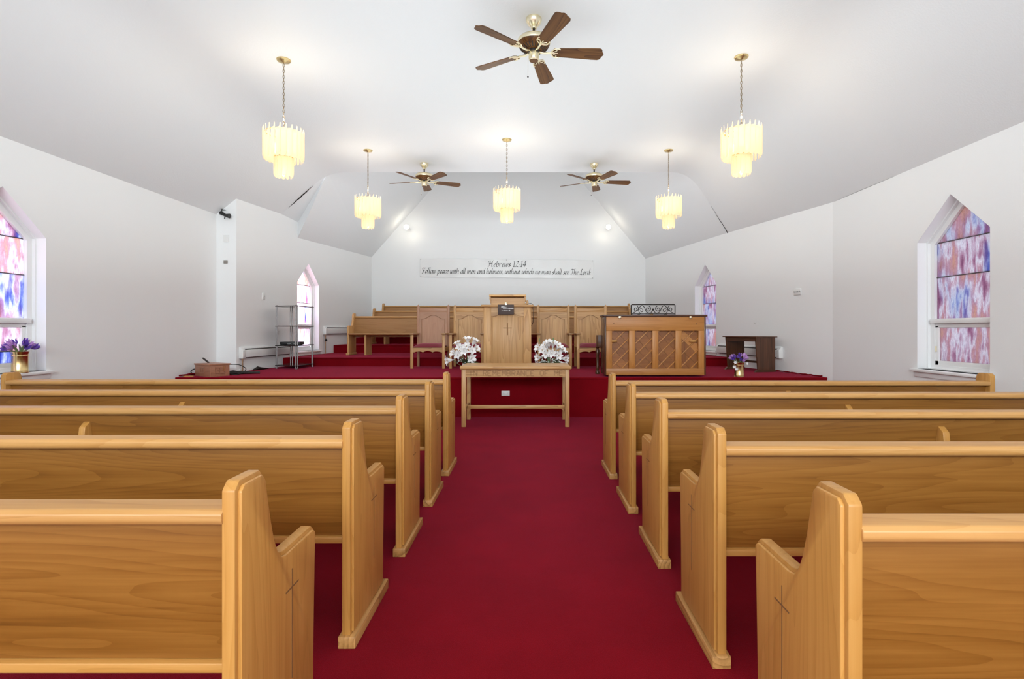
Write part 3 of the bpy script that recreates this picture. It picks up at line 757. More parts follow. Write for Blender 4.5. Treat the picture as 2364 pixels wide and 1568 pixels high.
def bouquet(label, x, y, z, blooms):
    b = thing('lily_arrangement', label, 'flowers', (x, y, z), 0, 'white lily arrangements beside the lectern')
    MB().lathe([(.055, 0), (.06, .005), (.07, .14), (.075, .19), (.068, .19), (.06, .03), (0, .02)], 20).build('vase', M_white, b, smooth=True)
    base = Vector((0, 0, .14)); first = None
    for (px, pz, dx, dz, dy) in blooms:
        P_ = Vector((px*1.03, rl.uniform(-.04, .03)-abs(dy)*.05, .20+(pz-.14)*1.30)); d = Vector((dx, dy, dz)).normalized()
        if first is None:
            o = lily_mesh().build('lily_bloom', M_petal, b, smooth=True, ang=2)
            s_ = MB()
            for k in range(5): s_.tube([(0, 0, .0), (.006*math.cos(k*1.26), .006*math.sin(k*1.26), .042)], .0012, 4)
            s_.build('stamen', M_stamen, o); first = o
        else: o = copy_tree(first, b)
        sc_ = rl.uniform(1.15, 1.4)
        o.matrix_basis = Matrix.Translation(P_) @ rotm(d, rl.uniform(0, 6)) @ Matrix.Diagonal((sc_, sc_, sc_, 1))
        MB().tube(smooth_pts([base+Vector((P_.x*.2, 0, 0)), base*.5+P_*.5-Vector((0, 0, .01)), P_-d*.05], 4), .003, 5).build('stem', M_leaf2, b)
    lf = None
    for k in range(16):
        a = rl.uniform(0, 2*PI); d = Vector((math.cos(a)*.9, math.sin(a)*.5-.25, rl.uniform(.15, .9))).normalized()
        if lf is None: o = leaf_mesh(.15, .022).build('leaf', M_leaf, b, smooth=True, ang=2); lf = o
        else: o = lf.copy(); COL.objects.link(o); o.parent = b
        sc_ = rl.uniform(.7, 1.15); o.matrix_basis = Matrix.Translation((math.cos(a)*.03, math.sin(a)*.03-.03, .19)) @ rotm(d, rl.uniform(-.6, .6)) @ Matrix.Diagonal((sc_, sc_, sc_, 1))
    m = MB()
    for k in range(40): m.sphere((rl.uniform(-.13, .13), rl.uniform(-.09, 0), .20+rl.uniform(0, .07)), .007, 6)
    fo = m.build('filler_blossom', M_petal, b); fo['kind'] = 'stuff'
    return b
# bloom list: x, z above base, direction x, z, y
bouquet('white lily bouquet spraying leftwards, left of the lectern', -.89, 7.86, P1, [
    (-.235, .17, -1, -.1, -.5), (-.17, .24, -.8, .4, -.6), (-.11, .22, -.3, .3, -.8), (-.12, .34, -.4, .9, -.3), (-.09, .30, -.2, .5, -.7), (.01, .385, .0, 1, -.35), (.09, .365, .5, .9, -.2),
    (.00, .31, -.1, .6, -.7), (.06, .27, .4, .3, -.8), (.115, .29, .8, .5, -.4), (.05, .20, .5, -.1, -.8), (-.03, .27, 0, .2, -1)])
bouquet('rounded white lily bouquet with two green buds, right of the lectern', .315, 7.86, P1, [
    (-.15, .30, -.9, .4, -.5), (-.15, .20, -.9, .0, -.6), (-.09, .27, -.5, .5, -.7), (-.02, .345, -.1, .9, -.4), (.04, .335, .1, .9, -.4), (.02, .25, 0, 0, -1), (.10, .31, .4, .7, -.6),
    (.15, .27, .7, .6, -.4), (.19, .19, .9, -.1, -.6), (.16, .14, .7, -.5, -.6), (-.12, .14, -.8, -.5, -.5), (-.05, .23, -.3, .2, -.8), (.10, .22, .4, .1, -.9), (-.055, .32, -.6, .9, -.4)])
# ivory buds of the right bouquet
for o in D.objects:
    if o.name.startswith('lily_arrangement') and o.location.x > 0:
        for (bx, bz) in ((-.155, .53), (.045, .54)):
            MB().sphere((bx, -.01, bz), .011, 8, (1, 1, 2.6)).build('bud', M_leaf2, o, smooth=True)
            MB().tube([(0, 0, .16), (bx*.6, 0, .36), (bx, -.01, bz-.02)], .003, 5).build('stem', M_leaf2, o)

def brass_pot(label, loc, purple_only=False, tw=1.0):
    b = thing('flower_pot', label, 'flower pot', loc, 0, 'brass pots with purple silk flowers')
    m = MB(); m.lathe([(.060, 0), (.068, .003), (.068, .010), (.064, .015), (.067, .022), (.064, .028), (.064, .165), (.067, .172), (.064, .180), (.068, .190), (.072, .205), (.074, .210), (.068, .210), (.060, .195), (.058, .03), (0, .03)], 28)
    m.build('brass_vase', M_brass, b, smooth=True, ang=.5)
    rp = random.Random(len(label))
    MB().lathe([(.0, .188), (.059, .185), (.058, .175)], 16).build('moss', M_leaf, b)
    lf = None
    for k in range(9):
        a = 2*PI*k/9+rp.random()*.4; d = Vector((math.cos(a), math.sin(a)*.8, .8+rp.random()))
        if lf is None: lf = o = leaf_mesh(.14, .011, .35).build('leaf', M_leaf2, b, smooth=True, ang=2)
        else: o = lf.copy(); COL.objects.link(o); o.parent = b
        o.matrix_basis = Matrix.Translation((math.cos(a)*.02, math.sin(a)*.02, .185)) @ rotm(d, rp.uniform(-.5, .5))
    # cup flowers: one mesh of five petals in each colour
    def cup(mat):
        m = MB()
        for k in range(5):
            a = k*2*PI/5; ca_, sa_ = math.cos(a), math.sin(a); v = []; f = []
            for i, (r, z, ww) in enumerate(((.003, -.01, .25), (.014, .006, .9), (.018, .022, 1), (.019, .036, .6), (.023, .044, .1))):
                for j in (-1, 0, 1): off = j*.011*ww; v.append((r*ca_-off*sa_, r*sa_+off*ca_, z))
            for i in range(4):
                for j in range(2): f.append((i*3+j, i*3+j+1, (i+1)*3+j+1, (i+1)*3+j))
            m.add(v, f)
        return m.build('bloom', mat, b, smooth=True, ang=2)
    pr = {0: cup(M_viol), 1: cup(M_lilac)}; used = {0: False, 1: False}
    for k in range(22):
        a = rp.uniform(0, 2*PI); el = rp.uniform(.15, 1.0); d = Vector((math.cos(a)*math.cos(el), math.sin(a)*math.cos(el), math.sin(el)+.15)).normalized()
        c_ = k % 2
        if not used[c_]: o = pr[c_]; used[c_] = True
        else: o = pr[c_].copy(); COL.objects.link(o); o.parent = b
        R_ = .115*tw*rp.uniform(.85, 1.05); sc_ = rp.uniform(.9, 1.25)
        o.matrix_basis = Matrix.Translation(Vector((0, 0, .20))+Vector((d.x*R_*1.05, d.y*R_*.9, d.z*R_))) @ rotm(d, rp.random()*5) @ Matrix.Diagonal((sc_, sc_, sc_, 1))
    return b
pb = brass_pot('brass pot of purple silk flowers on the edge of the platform', (3.025, 7.78, P1))
o = leaf_mesh(.07, .022, .4).build('broad_leaf', M_leaf2, pb, smooth=True, ang=2); o.matrix_basis = Matrix.Translation((-.07, -.05, .19)) @ rotm((-1, -.2, -.3), .6)
for (x_, z_, ) in ((-.075, .215), (-.085, .15), (.075, .20), (-.06, .12)):
    o = lily_mesh().build('white_blossom', M_petal, pb, smooth=True, ang=2); o.matrix_basis = Matrix.Translation((x_, -.07, z_)) @ rotm((x_*8, -1, .1)) @ Matrix.Diagonal((.42, .42, .42, 1))
brass_pot('brass pot of purple silk flowers on the left window sill', (-5.035, 5.36, SILL))

# ------------------------------------------------------------------ ceiling fans
def fan(label, x, y, a0):
    f = thing('ceiling_fan', label, 'ceiling fan', (x, y, 4.15), a0, 'brass and wood ceiling fans')
    MB().lathe([(.068, 0), (.074, -.008), (.073, -.03), (.062, -.055), (.040, -.075), (.028, -.088), (.026, -.102), (.0, -.105)], 28).build('canopy', M_brasspale, f, smooth=True)
    MB().tube([(0, 0, -.10), (0, 0, -.20)], .012, 10).build('downrod', M_iron, f, smooth=True)
    mh = MB().lathe([(.03, -.175), (.09, -.180), (.135, -.192), (.152, -.21), (.155, -.235), (.152, -.243)], 36).build('motor_housing', M_brasspale, f, smooth=True)
    MB().lathe([(.150, -.243), (.150, -.250), (.135, -.275), (.10, -.298), (.070, -.305), (0, -.305)], 36).build('lower_housing', wood('z', 'blade'), f, smooth=True)
    m = MB()
    for k in range(25):
        a = 2*PI*k/25; R_ = Matrix.Rotation(a, 4, 'Z'); m.tube([R_ @ Vector((.080, 0, -.3030)), R_ @ Vector((.101, 0, -.2975)), R_ @ Vector((.128, 0, -.2800))], .0042, 5)
    m.build('vent_slots', M_black, mh)
    MB().lathe([(.055, -.30), (.055, -.322), (0, -.322)], 24).build('flywheel', M_black, f, smooth=True)
    sh = MB().lathe([(.046, -.318), (.048, -.325), (.048, -.385), (.044, -.395), (.040, -.40), (0, -.402)], 28).build('switch_housing', M_brasspale, f, smooth=True)
    MB().lathe([(.0, -.4035), (.039, -.4033), (.041, -.40)], 24).build('end_cap', wood('x', 'blade'), f, smooth=True)
    pc = MB().tube([(-.045, -.01, -.36), (-.055, -.012, -.38), (-.056, -.012, -.55)], .0012, 5).build('pull_chain', M_brasspale, f)
    MB().sphere((-.056, -.012, -.558), .008, 8).build('chain_ball', M_iron, pc)
    # one blade with its bracket, copied round
    out = [(.190, -.052), (.56, -.073), (.612, -.074), (.630, -.066), (.640, -.050), (.645, -.028), (.658, -.012), (.661, 0), (.658, .012), (.645, .028), (.640, .050), (.630, .066), (.612, .074), (.56, .073), (.190, .052), (.175, .03), (.175, -.03)]
    P_ = Matrix.Translation((0, 0, -.315)) @ Matrix.Rotation(math.radians(-13), 4, 'X')
    bl0 = None
    for k in range(5):
        if bl0 is None:
            bl = MB().prism(out, -.003, .003, 'z').build('blade', wood('x', 'blade'), f, M=P_)
            m = MB()
            m.tube(smooth_pts([(.05, 0, -.312), (.09, 0, -.325), (.13, 0, -.322), (.165, 0, -.318)], 4), [.011]*13, 8)
            for s_ in (-1, 1):
                m.tube([P_ @ v_ for v_ in smooth_pts([(.160, s_*.002, -.006), (.172, s_*.030, -.006), (.195, s_*.052, -.006), (.235, s_*.055, -.006), (.245, s_*.045, -.006)], 4)], .0055, 6)
                m.tube([P_ @ v_ for v_ in smooth_pts([(.165, 0, -.006), (.195, s_*.018, -.006), (.215, s_*.035, -.006), (.205, s_*.048, -.006)], 4)], .0045, 6)
            m.tube([P_ @ Vector(v_) for v_ in ((.16, 0, -.006), (.225, 0, -.006))], .005, 6)
            m.build('blade_bracket', M_brasspale, bl, smooth=True, ang=1)
            bl0 = bl
        else:
            bl = copy_tree(bl0, f)
        bl.rotation_euler = (0, 0, 2*PI*k/5)
    return f
f0 = fan('large brass and wood ceiling fan nearest the camera, over the aisle', .05, 5.06, math.radians(4.5))
for lab, x, y, a in (('brass and wood ceiling fan over the platform, left of the centre chandelier', -1.82, 9.46, 23), ('brass and wood ceiling fan over the platform, right of the centre chandelier', 1.15, 9.48, 7)):
    c = copy_tree(f0); c.location = (x, y, 4.15); c.rotation_euler = (0, 0, math.radians(a)); c['label'] = lab

# ------------------------------------------------------------------ chandeliers
def chandelier(label, x, y, drop=.735, spin=0):
    c = thing('chandelier', label, 'chandelier', (x, y, 4.15), spin, 'two tier frosted glass chandeliers')
    MB().lathe([(.072, 0), (.074, -.006), (.066, -.018), (.030, -.028), (.012, -.034), (0, -.036)], 28).build('canopy', M_brass, c, smooth=True)
    m = MB(); z = -.04; k = 0
    while z > -drop-.02:
        M_ = T(0, 0, z-.02) @ Matrix.Rotation((k % 2)*PI/2+.5, 4, 'Z'); pts = [M_ @ Vector((.009*math.cos(a), 0, .020*math.sin(a))) for a in [2*PI*i/10 for i in range(10)]]
        m.tube(pts, .0026, 5, closed=True); z -= .031; k += 1
    m.tube(smooth_pts([(.004*math.sin(i*1.7), .004*math.cos(i*1.7), -.04-(drop-.02)*i/9) for i in range(10)], 3), .0022, 5)
    m.build('chain', M_chainmetal, c, smooth=True, ang=2)
    zt = -drop-.06                                        # top ring
    m = MB()
    for rr_, zz in ((.180, zt), (.09, zt-.26)): m.tube([(rr_*math.cos(2*PI*i/28), rr_*math.sin(2*PI*i/28), zz) for i in range(28)], .005, 6, closed=True)
    for i in range(3):
        a = i*PI*2/3; m.tube([(0, 0, zt+.03), (.180*math.cos(a), .180*math.sin(a), zt)], .004, 6); m.tube([(0, 0, zt-.26), (.10*math.cos(a), .10*math.sin(a), zt-.26)], .004, 6)
    m.tube([(0, 0, zt+.04), (0, 0, zt-.34)], .008, 8); m.build('frame', M_brass, c, smooth=True)
    def slat(L, w_):
        m = MB(); o_ = [(-w_, -L+.004), (-w_*.2, -L-.006), (w_*.5, -L+.006), (w_*.9, -L+.026), (w_, -L+.055), (w_, .020), (w_*.92, .040), (w_*.74, .048), (w_*.62, .030), (w_*.45, .006), (-w_, .0)]
        return m.prism(o_, -.0028, .0028, 'y')
    first = {}
    for (rr_, cnt, L, zz, w_) in ((.192, 22, .29, zt, .032), (.088, 12, .235, zt-.235, .027)):
        for k in range(cnt):
            a = 2*PI*k/cnt
            if rr_ not in first: o = slat(L, w_).build('glass_slat', M_slat, c); first[rr_] = o
            else: o = first[rr_].copy(); COL.objects.link(o); o.parent = c
            o.matrix_basis = Matrix.Translation((rr_*math.cos(a), rr_*math.sin(a), zz)) @ Matrix.Rotation(a+PI/2-math.radians(24), 4, 'Z')
    bb = None
    for k in range(5):
        a = k*2*PI/5+.3
        pos = (.11*math.cos(a), .11*math.sin(a), zt-.15) if k < 4 else (0, 0, zt-.42)
        if bb is None:
            bb = o = MB().lathe([(0, -.05), (.012, -.035), (.017, -.01), (.013, .015), (.008, .035), (0, .05)], 12).build('bulb', M_bulb, c, smooth=True)
        else: o = bb.copy(); COL.objects.link(o); o.parent = c
        o.location = pos
    return c
def chand_lights(x, y, zt):
    for zz, e in ((zt-.13, 0.14), (zt-.42, 0.055), (zt+.16, 2.2)):
        l = D.lights.new('chandelier_light', 'POINT'); l.energy = e*0.85; l.color = (1.0, .88, .70); l.shadow_soft_size = .04
        o = D.objects.new('chandelier_light', l); COL.objects.link(o); o.location = (x, y, zz)
c0 = chandelier('near left two tier frosted glass chandelier, hanging over the left pews', -2.64, 5.84)
spots = [(None, -2.64, 5.84), ('near right two tier frosted glass chandelier, hanging over the right pews', 2.27, 5.775),
         ('far left two tier frosted glass chandelier, over the left of the platform', -2.60, 8.77), ('two tier frosted glass chandelier in the centre over the lectern', -.33, 8.28),
         ('far right two tier frosted glass chandelier, over the right of the platform', 2.27, 8.77)]
for i, (lab, x, y) in enumerate(spots):
    if lab: c = copy_tree(c0); c.location = (x, y, 4.15); c['label'] = lab; c.rotation_euler = (0, 0, i*.37)
    chand_lights(x, y, 4.15-.795)

# ------------------------------------------------------------------ wall spots beside the banner
for sg, lab, x, z in ((-1, 'small glowing spotlight bulb left above the banner', -3.235, 3.97), (1, 'small glowing spotlight bulb right above the banner', 2.12, 3.97)):
    y = 14.40; s_ = thing('spotlight', lab, 'spotlight', (x, y, z), 0, 'lit spotlights on the rear wall')
    MB().sphere((0, -.05, 0), .062, 16).build('bulb', M_spot, s_, smooth=True)
    MB().lathe([(.03, .0), (.05, .02), (.05, .10), (.02, .13), (0, .13)], 16, M=Matrix.Rotation(-PI/2, 4, 'X')).build('lamp_holder', M_white, s_, smooth=True)
    MB().tube([(0, .12, 0), (0, .295, .03)], .012, 8).build('arm', M_white, s_)
    l = D.lights.new('spot_bulb_light', 'POINT'); l.energy = 0.14; l.color = (1, .88, .68); l.shadow_soft_size = .05
    o = D.objects.new('spot_bulb_light', l); COL.objects.link(o); o.location = (x-sg*.12, y+.05, z-.16)

# ------------------------------------------------------------------ banner with calligraphy
bn = thing('banner', 'long white vinyl banner with black italic scripture on the rear wall', 'banner', (-2.94, YF-.012, 2.68))
BW, BH = 4.70, .50
m = MB(); nx = 60; v = []; f = []
for j in range(5):
    for i in range(nx+1):
        x_ = BW*i/nx; z_ = BH*j/4
        sag = -.050*(i/nx); e_ = .006*math.sin(i*.9)*(1 if j in (0, 4) else .2)
        v.append((x_, -.004+e_*.8, z_+sag*.9+(.0 if j else .004*math.sin(i*.5))))
f = [(j*(nx+1)+i, j*(nx+1)+i+1, (j+1)*(nx+1)+i+1, (j+1)*(nx+1)+i) for j in range(4) for i in range(nx)]
m.add(v, f); m.build('sheet', M_banner, bn, smooth=True, ang=2)
for (x_, z_) in ((.02, BH-.02), (BW-.02, BH-.065), (.02, .02), (BW-.02, -.03), (BW/2, BH-.04)): MB().lathe([(.012, 0), (.012, .004), (0, .004)], 10, M=T(x_, -.012, z_) @ Matrix.Rotation(PI/2, 4, 'X')).build('grommet', M_grey, bn)
GLY = {  # chancery italic skeletons: (advance, [strokes]); x-height .5, ascender .95
 'a': (.50, [[(.42, .46), (.30, .50), (.12, .38), (.07, .15), (.16, .02), (.28, .08), (.40, .28), (.44, .48)], [(.44, .48), (.40, .12), (.44, .02), (.52, .08)]]),
 'b': (.50, [[(.18, .95), (.10, .88), (.08, .20), (.10, .03), (.22, .0), (.38, .10), (.44, .30), (.38, .48), (.26, .46), (.10, .28)]]),
 'c': (.40, [[(.38, .42), (.30, .50), (.14, .40), (.07, .20), (.12, .04), (.22, .0), (.36, .08)]]),
 'd': (.50, [[(.42, .44), (.28, .50), (.12, .38), (.07, .15), (.16, .02), (.28, .08), (.42, .32)], [(.50, .95), (.44, .90), (.40, .12), (.44, .02), (.52, .08)]]),
 'e': (.42, [[(.08, .22), (.24, .27), (.36, .38), (.30, .50), (.16, .44), (.07, .22), (.12, .04), (.22, .0), (.38, .10)]]),
 'h': (.52, [[(.18, .95), (.10, .88), (.07, .0)], [(.09, .25), (.24, .44), (.36, .50), (.40, .40), (.36, .10), (.40, .0), (.50, .06)]]),
 'i': (.26, [[(.04, .42), (.12, .50), (.10, .10), (.14, .0), (.22, .06)], [(.13, .68), (.16, .72)]]),
 'l': (.26, [[(.20, .95), (.12, .90), (.10, .10), (.14, .0), (.22, .06)]]),
 'm': (.78, [[(.03, .42), (.10, .50), (.07, .0)], [(.09, .25), (.24, .44), (.34, .50), (.36, .40), (.32, .0)], [(.35, .25), (.50, .44), (.60, .50), (.64, .40), (.60, .10), (.64, .0), (.74, .06)]]),
 'n': (.53, [[(.03, .42), (.10, .50), (.07, .0)], [(.09, .25), (.24, .44), (.36, .50), (.40, .40), (.36, .10), (.40, .0), (.50, .06)]]),
 'o': (.48, [[(.30, .50), (.14, .42), (.07, .20), (.12, .04), (.22, .0), (.36, .10), (.43, .30), (.40, .45), (.30, .50)]]),
 'p': (.50, [[(.03, .42), (.11, .50), (.08, .10), (.04, -.38), (-.04, -.42)], [(.09, .28), (.22, .45), (.34, .50), (.43, .36), (.38, .12), (.24, .0), (.10, .06)]]),
 'r': (.38, [[(.03, .42), (.11, .50), (.07, .0)], [(.09, .25), (.20, .42), (.30, .50), (.37, .46)]]),
 's': (.36, [[(.33, .45), (.22, .50), (.11, .42), (.14, .30), (.26, .22), (.29, .10), (.20, .0), (.04, .05)]]),
 't': (.32, [[(.16, .72), (.13, .50), (.10, .10), (.15, .0), (.26, .06)], [(.02, .48), (.28, .50)]]),
 'u': (.52, [[(.03, .42), (.11, .50), (.08, .12), (.14, .0), (.26, .08), (.40, .30)], [(.43, .50), (.39, .12), (.43, .0), (.51, .06)]]),
 'w': (.68, [[(.02, .42), (.10, .50), (.08, .12), (.14, .0), (.24, .06), (.34, .28)], [(.36, .50), (.33, .12), (.39, .0), (.50, .08), (.60, .30), (.60, .46), (.54, .50)]]),
 'H': (.86, [[(.02, .62), (.02, .82), (.16, .92), (.26, .84), (.22, .30), (.14, .02), (.02, .02)], [(.12, .48), (.62, .52)], [(.78, .96), (.64, .86), (.60, .10), (.66, .0), (.80, .06)]]),
 'F': (.62, [[(.02, .66), (.04, .84), (.20, .92), (.46, .86), (.66, .94)], [(.34, .86), (.28, .20), (.18, .0), (.02, .02)], [(.14, .46), (.50, .48)]]),
 'T': (.62, [[(.0, .70), (.06, .88), (.22, .92), (.46, .86), (.70, .96)], [(.36, .88), (.32, .20), (.22, .0), (.06, .04)]]),
 'L': (.60, [[(.42, .90), (.32, .96), (.24, .84), (.22, .20), (.10, .02), (.02, .06), (.12, .10), (.30, .0), (.46, .0), (.58, .10)]]),
 '1': (.44, [[(.12, .76), (.24, .90), (.22, .0)], [(.10, .0), (.34, .0)]]),
 '2': (.50, [[(.08, .72), (.16, .88), (.32, .90), (.40, .74), (.30, .46), (.06, .02), (.22, .06), (.44, .0)]]),
 '4': (.52, [[(.34, .0), (.36, .90), (.22, .62), (.04, .30), (.48, .30)]]),
 ':': (.26, [[(.10, .08), (.14, .02)], [(.12, .42), (.16, .36)]]),
 ',': (.22, [[(.10, .06), (.12, .0), (.06, -.12)]]), ' ': (.30, [])}
def script(text, x0, z0, width, size, name, slope=0.0):
    adv = sum(GLY[c][0] for c in text); kx = width/adv; m = MB(); nib = Vector((math.cos(.75), math.sin(.75)))*size*.062
    x = 0
    for ch in text:
        for st in GLY[ch][1]:
            pts = smooth_pts([(p[0], p[1], 0) for p in st], 5) if len(st) > 2 else [Vector((p[0], p[1], 0)) for p in st]
            P2_ = [Vector((x0+(x+p.x)*kx+p.y*size*.16, z0+p.y*size+slope*(x+p.x)*kx)) for p in pts]
            for a, b in zip(P2_, P2_[1:]):
                q = [a-nib, a+nib, b+nib, b-nib]; m.add([(p.x, -.0125, p.y) for p in q], [(0, 1, 2, 3)])
                pp = Vector((-nib.y, nib.x))*.22; q = [a-pp, a+pp, b+pp, b-pp]; m.add([(p.x, -.0123, p.y) for p in q], [(0, 1, 2, 3)])
        x += GLY[ch][0]
    return m.build(name, M_ink, bn)
script('Hebrews 12:14', 1.84, .285, 1.03, .165, 'lettering', -.008)
script('Follow peace with all men and holiness, without which no man shall see The Lord:', .05, .105, 4.58, .155, 'lettering', -.009)

# ------------------------------------------------------------------ etagere of steel tubes and dark shelves
et = thing('shelf_unit', 'tall open steel tube shelf unit standing before the left window', 'shelf', (0, 0, 0))
cs = [(-4.43, 9.53), (-4.01, 9.36), (-3.98, 9.97), (-4.41, 10.08)]
cen = Vector((sum(c[0] for c in cs)/4, sum(c[1] for c in cs)/4))
et.location = (cen.x, cen.y, P1); cs = [(a-cen.x, b-cen.y) for a, b in cs]
for (a, b) in cs:
    m = MB(); u = Vector((-b, a)).normalized()*.016
    for s_ in (-1, 1): m.tube([(a+u.x*s_, b+u.y*s_, .0), (a+u.x*s_, b+u.y*s_, 1.105)], .011, 10)
    m.lathe([(.026, -.0), (.026, .012), (0, .012)], 12, (a, b)); m.lathe([(.018, 1.095), (.018, 1.112), (0, 1.112)], 12, (a, b)); m.build('post', M_chrome, et, smooth=True)
for z in (.055, .405, .745, 1.095):
    k = 1.06
    sh = MB().prism([(a*k, b*k) for a, b in cs], z-.006, z+.006, 'z').build('shelf', M_shelf, et)
    m = MB(); m.tube([(a*1.07, b*1.07, z) for a, b in cs], .009, 6, closed=True); m.build('shelf_rim', M_chrome if z > .5 else M_iron, sh)
pl = thing('media_player', 'flat black media player lying on the lower steel shelf', 'media player', (cen.x-.04, cen.y-.0, P1+.4115), .12)
MB().box(-.17, .17, -.13, .13, .006, .055).build('case', M_black, pl, bevel=.004)
for x_ in (-.13, .13): MB().box(x_-.015, x_+.015, -.12, .12, 0, .006).build('foot', M_black, pl)
m = MB(); m.box(-.05, .02, -.1315, -.13, .022, .03); m.box(.06, .12, -.1315, -.13, .022, .034); m.build('front_display', M_grey, pl)

# ------------------------------------------------------------------ carved box, cables, carpet scrap
bx = thing('offering_box', 'carved brown wooden box at the left edge of the platform', 'box', (-4.565, 7.76, P1), math.radians(145.5))
# local +x: towards the left corner ; local +y? second side towards the right corner
ux = Vector((-4.92+4.565, 7.99-7.76)); 
LXb = ux.length; bx.rotation_euler = (0, 0, math.atan2(ux.y, ux.x))
LYb = .28
MB().box(0, LXb, -LYb, 0, 0, .165).build('body', wood('x', 'box'), bx, bevel=.003)
MB().box(-.012, LXb+.012, -LYb-.012, .012, .165, .185).build('lid', wood('x', 'box'), bx, bevel=.003)
for z0, z1 in ((0, .015), (.150, .165)):
    pass
m = MB()
def ringbox(cx, s2, face):
    for a0, a1, b0, b1 in ((-s2, s2, .055-.012, .055), (-s2, s2, .125, .125+.012), (-s2, -s2+.012, .055, .125), (s2-.012, s2, .055, .125)):
        if face == 'f': m.box(cx+a0, cx+a1, 0, .010, b0, b1)
        else: m.box(-.010, 0, cx+a0, cx+a1, b0, b1)
    if face == 'f': m.box(cx-.02, cx+.02, 0, .008, .075, .11)
    else:
        m.box(-.008, 0, cx-.028, cx+.028, .083, .092); m.box(-.008, 0, cx-.005, cx+.005, .06, .12)
ringbox(LXb*.5, .062, 'f'); ringbox(-LYb*.5, .07, 's'); m.build('carved_moulding', wood('x', 'box'), bx)
MB().box(-.012, -.006, -.19, -.165, .10, .18, Matrix.Rotation(.15, 4, 'X')).build('hasp', M_brass, bx)
m = MB(); m.bar((-4.80, 7.98, P1+.265), (-4.68, 7.92, P1+.20), .03, .012)
tag(m.build('stapler', M_iron, None, bevel=.003), 'thin dark metal tool resting on the lid of the carved box', 'tool')
tag(MB().tube(smooth_pts([(-4.50, 8.13, P1+.10), (-4.50, 8.14, P1+.155), (-4.36, 8.14, P1+.155), (-4.24, 8.12, P1+.10), (-4.26, 8.08, P1+.04), (-4.36, 8.09, P1+.010), (-4.46, 8.12, P1+.012)]), .006, 8).build('cable', M_black, None, smooth=True), 'looped black cable rising right of the carved box', 'cable')
tag(MB().tube(smooth_pts([(-4.98, 8.05, P1+.01), (-5.0, 8.02, P1+.06), (-4.975, 8.06, P1+.095), (-4.93, 8.10, P1+.08), (-4.90, 8.14, P1+.03)]), .007, 8).build('cable', M_black, None, smooth=True), 'short arched black cable left of the carved box', 'cable')
rc = random.Random(9); m = MB(); pts = [(-4.56+.05*i+.01*rc.random(), 8.22+.03*rc.random()+.02*i, P1+.015) for i in range(9)]
m.tube(pts, [.02+.035*rc.random()*(1-i/9) for i in range(9)], 7); tag(m.build('crumpled_cloth', M_iron, None), 'crumpled black cloth on the platform behind the carved box', 'cloth')
m = MB(); m.tube([(-4.60, 9.05, P1+.01), (-4.57, 9.15, P1+.03), (-4.55, 9.25, P1+.02), (-4.52, 9.42, P1+.01)], [.012, .035, .02, .006], 7)
tag(m.build('cloth_scrap', M_iron, None), 'small black cloth scrap by the wall under the left heater', 'cloth')
MBs = MB().box(-5.0, -4.86, 7.84, 7.87, P1, P1+.012, None); tag(MBs.build('wood_stick', wood('x', 'rail'), None), 'short pale wooden stick on the platform edge beside the box', 'stick')

# ------------------------------------------------------------------ baseboard heaters
def heater(label, y0, y1, z0, left, pipe=None, L=None):
    a = Vector((wallx(y0, left), y0, 0)); b = Vector((wallx(y1, left), y1, 0)); d = b-a; L = d.length
    h_ = thing('baseboard_heater', label, 'heater', (a.x, a.y, z0), math.atan2(d.y, d.x))
    s = -1 if left else 1                                # into the room: local -y on the left wall, +y on the right
    prof = [(0, 0), (s*.062, 0), (s*.068, .02), (s*.068, .135), (s*.03, .18), (0, .19)]
    MB().prism([(0, .0), (s*.05, .03), (s*.05, .15), (s*.02, .17), (0, .17)], .05, L-.03, 'x').build('element', M_slot, h_)
    MB().prism([(s*.052, .025), (s*.064, .018), (s*.066, .135), (s*.054, .140)], .03, L-.03, 'x').build('front_cover', M_heat, h_, bevel=.002)
    MB().prism([(0, .155), (s*.045, .160), (s*.028, .186), (0, .195)], .03, L-.03, 'x').build('top_cover', M_heat, h_, bevel=.002)
    MB().prism(prof, 0, .075, 'x').build('end_cap', M_heat, h_, bevel=.003); MB().prism(prof, L-.035, L, 'x').build('end_cap', M_heat, h_, bevel=.003)
    if pipe: MB().tube([(.03, s*.04, 0), (.03, s*.04, -pipe)], .012, 8).build('pipe', M_copper, h_, smooth=True)
    return h_
heater('white baseboard heater low on the left wall behind the steel shelf', 8.80, 10.40, .77, True, .205)
hh = heater('white baseboard heater on the left wall beside the choir pews', 11.80, 13.2, 1.14, True, .42)
MB().sphere((.03, -.055, -.12), .03, 10).build('valve', M_iron, hh, smooth=True)
heater('white baseboard heater on the right wall behind the dark table', 8.72, 10.75, .775, False)

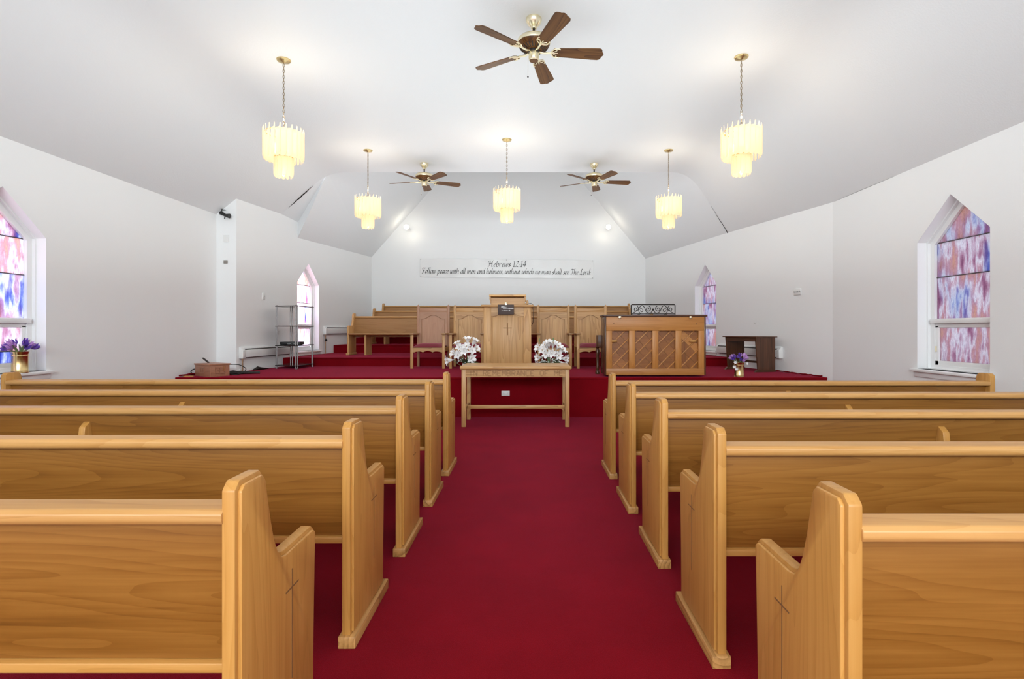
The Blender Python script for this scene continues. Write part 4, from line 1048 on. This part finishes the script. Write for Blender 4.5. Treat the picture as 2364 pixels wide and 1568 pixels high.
# ------------------------------------------------------------------ small fittings
cm = thing('security_camera', 'small black security camera high on the left wall corner', 'camera', (-4.90, 8.70, 3.07))
m = MB(); m.tube([(-.01, .03, .10), (-.01, -.03, .10), (-.01, -.03, .05)], .008, 6); m.box(-.04, .02, -.006, .04, .095, .103); m.build('bracket', M_black, cm)
MB().tube([(-.03, -.03, .045), (.06, -.05, .0), (.13, -.06, -.015)], [.03, .022, .038], 10).build('housing', M_black, cm)
MB().tube([(.05, -.05, -.02), (.045, -.05, -.06)], .008, 6).build('lever', M_black, cm)
def plate(name, label, cat, loc, rz, w_, h_, mat=M_white, kind='plain', thick=.012):
    t_ = thing(name, label, cat, loc, rz)
    MB().box(-w_/2, w_/2, -thick, 0, -h_/2, h_/2).build('cover', mat, t_, bevel=.003)
    if kind == 'outlet2':
        for s_ in (-1, 1):
            m = MB().box(s_*.026-.013, s_*.026+.013, -thick-.003, -thick, -.017, .017); fc = m.build('socket', M_white, t_, bevel=.003)
            m = MB(); m.box(s_*.026-.008, s_*.026-.005, -thick-.0036, -thick-.003, -.010, .000); m.box(s_*.026+.005, s_*.026+.008, -thick-.0036, -thick-.003, -.010, .0); m.sphere((s_*.026, -thick-.003, .009), .003, 6); m.build('slots', M_slot, fc)
    if kind == 'switch': MB().box(-.006, .006, -thick-.010, -thick, -.012, .012).build('toggle', M_grey, t_)
    if kind == 'switch4':
        for i in range(4): MB().box(-.07+.045*i, -.058+.045*i, -thick-.008, -thick, -.012, .012).build('toggle', M_grey, t_)
    return t_
plate('thermostat', 'white thermostat on the left corner strip below the security camera', 'thermostat', (-4.87, 8.728, 2.71), 0, .085, .11)
g = plate('wall_vent', 'small brown grille plate on the left corner strip below the thermostat', 'grille', (-4.88, 8.728, 2.335), 0, .062, .055, simple('brown_grille', (.20, .16, .13), .6))
for i in range(4): MB().box(-.028, .028, -.015, -.012, -.02+.012*i, -.015+.012*i).build('slat', M_grey, g)
plate('light_switch', 'white light switch on the left wall above the heater', 'switch', (wallx(9.5)+.001, 9.5, 1.83), PI/2+angL2-PI/2, .08, .12, kind='switch')
plate('power_outlet', 'white double outlet on the platform riser under the table', 'outlet', (-.325, 7.7005, .335), 0, .118, .072, kind='outlet2')
plate('power_outlet', 'white outlet on the left wall behind the steel shelf', 'outlet', (wallx(9.95)+.002, 9.95, 1.21), angL2, .072, .115, kind='outlet2')
plate('light_switch', 'wide white switch plate on the right wall between the windows', 'switch', (wallx(8.35, False)-.001, 8.35, 1.825), angR2+PI, .17, .10, kind='switch4')
o = MB().box(-.01, .01, -.012, 0, -.006, .006).build('wall_hook', M_grey, None); o.location = (wallx(9.5, False)-.001, 9.5, 1.36); o.rotation_euler = (0, 0, angR2+PI); tag(o, 'tiny dark hook on the right wall above the dark table', 'hook')
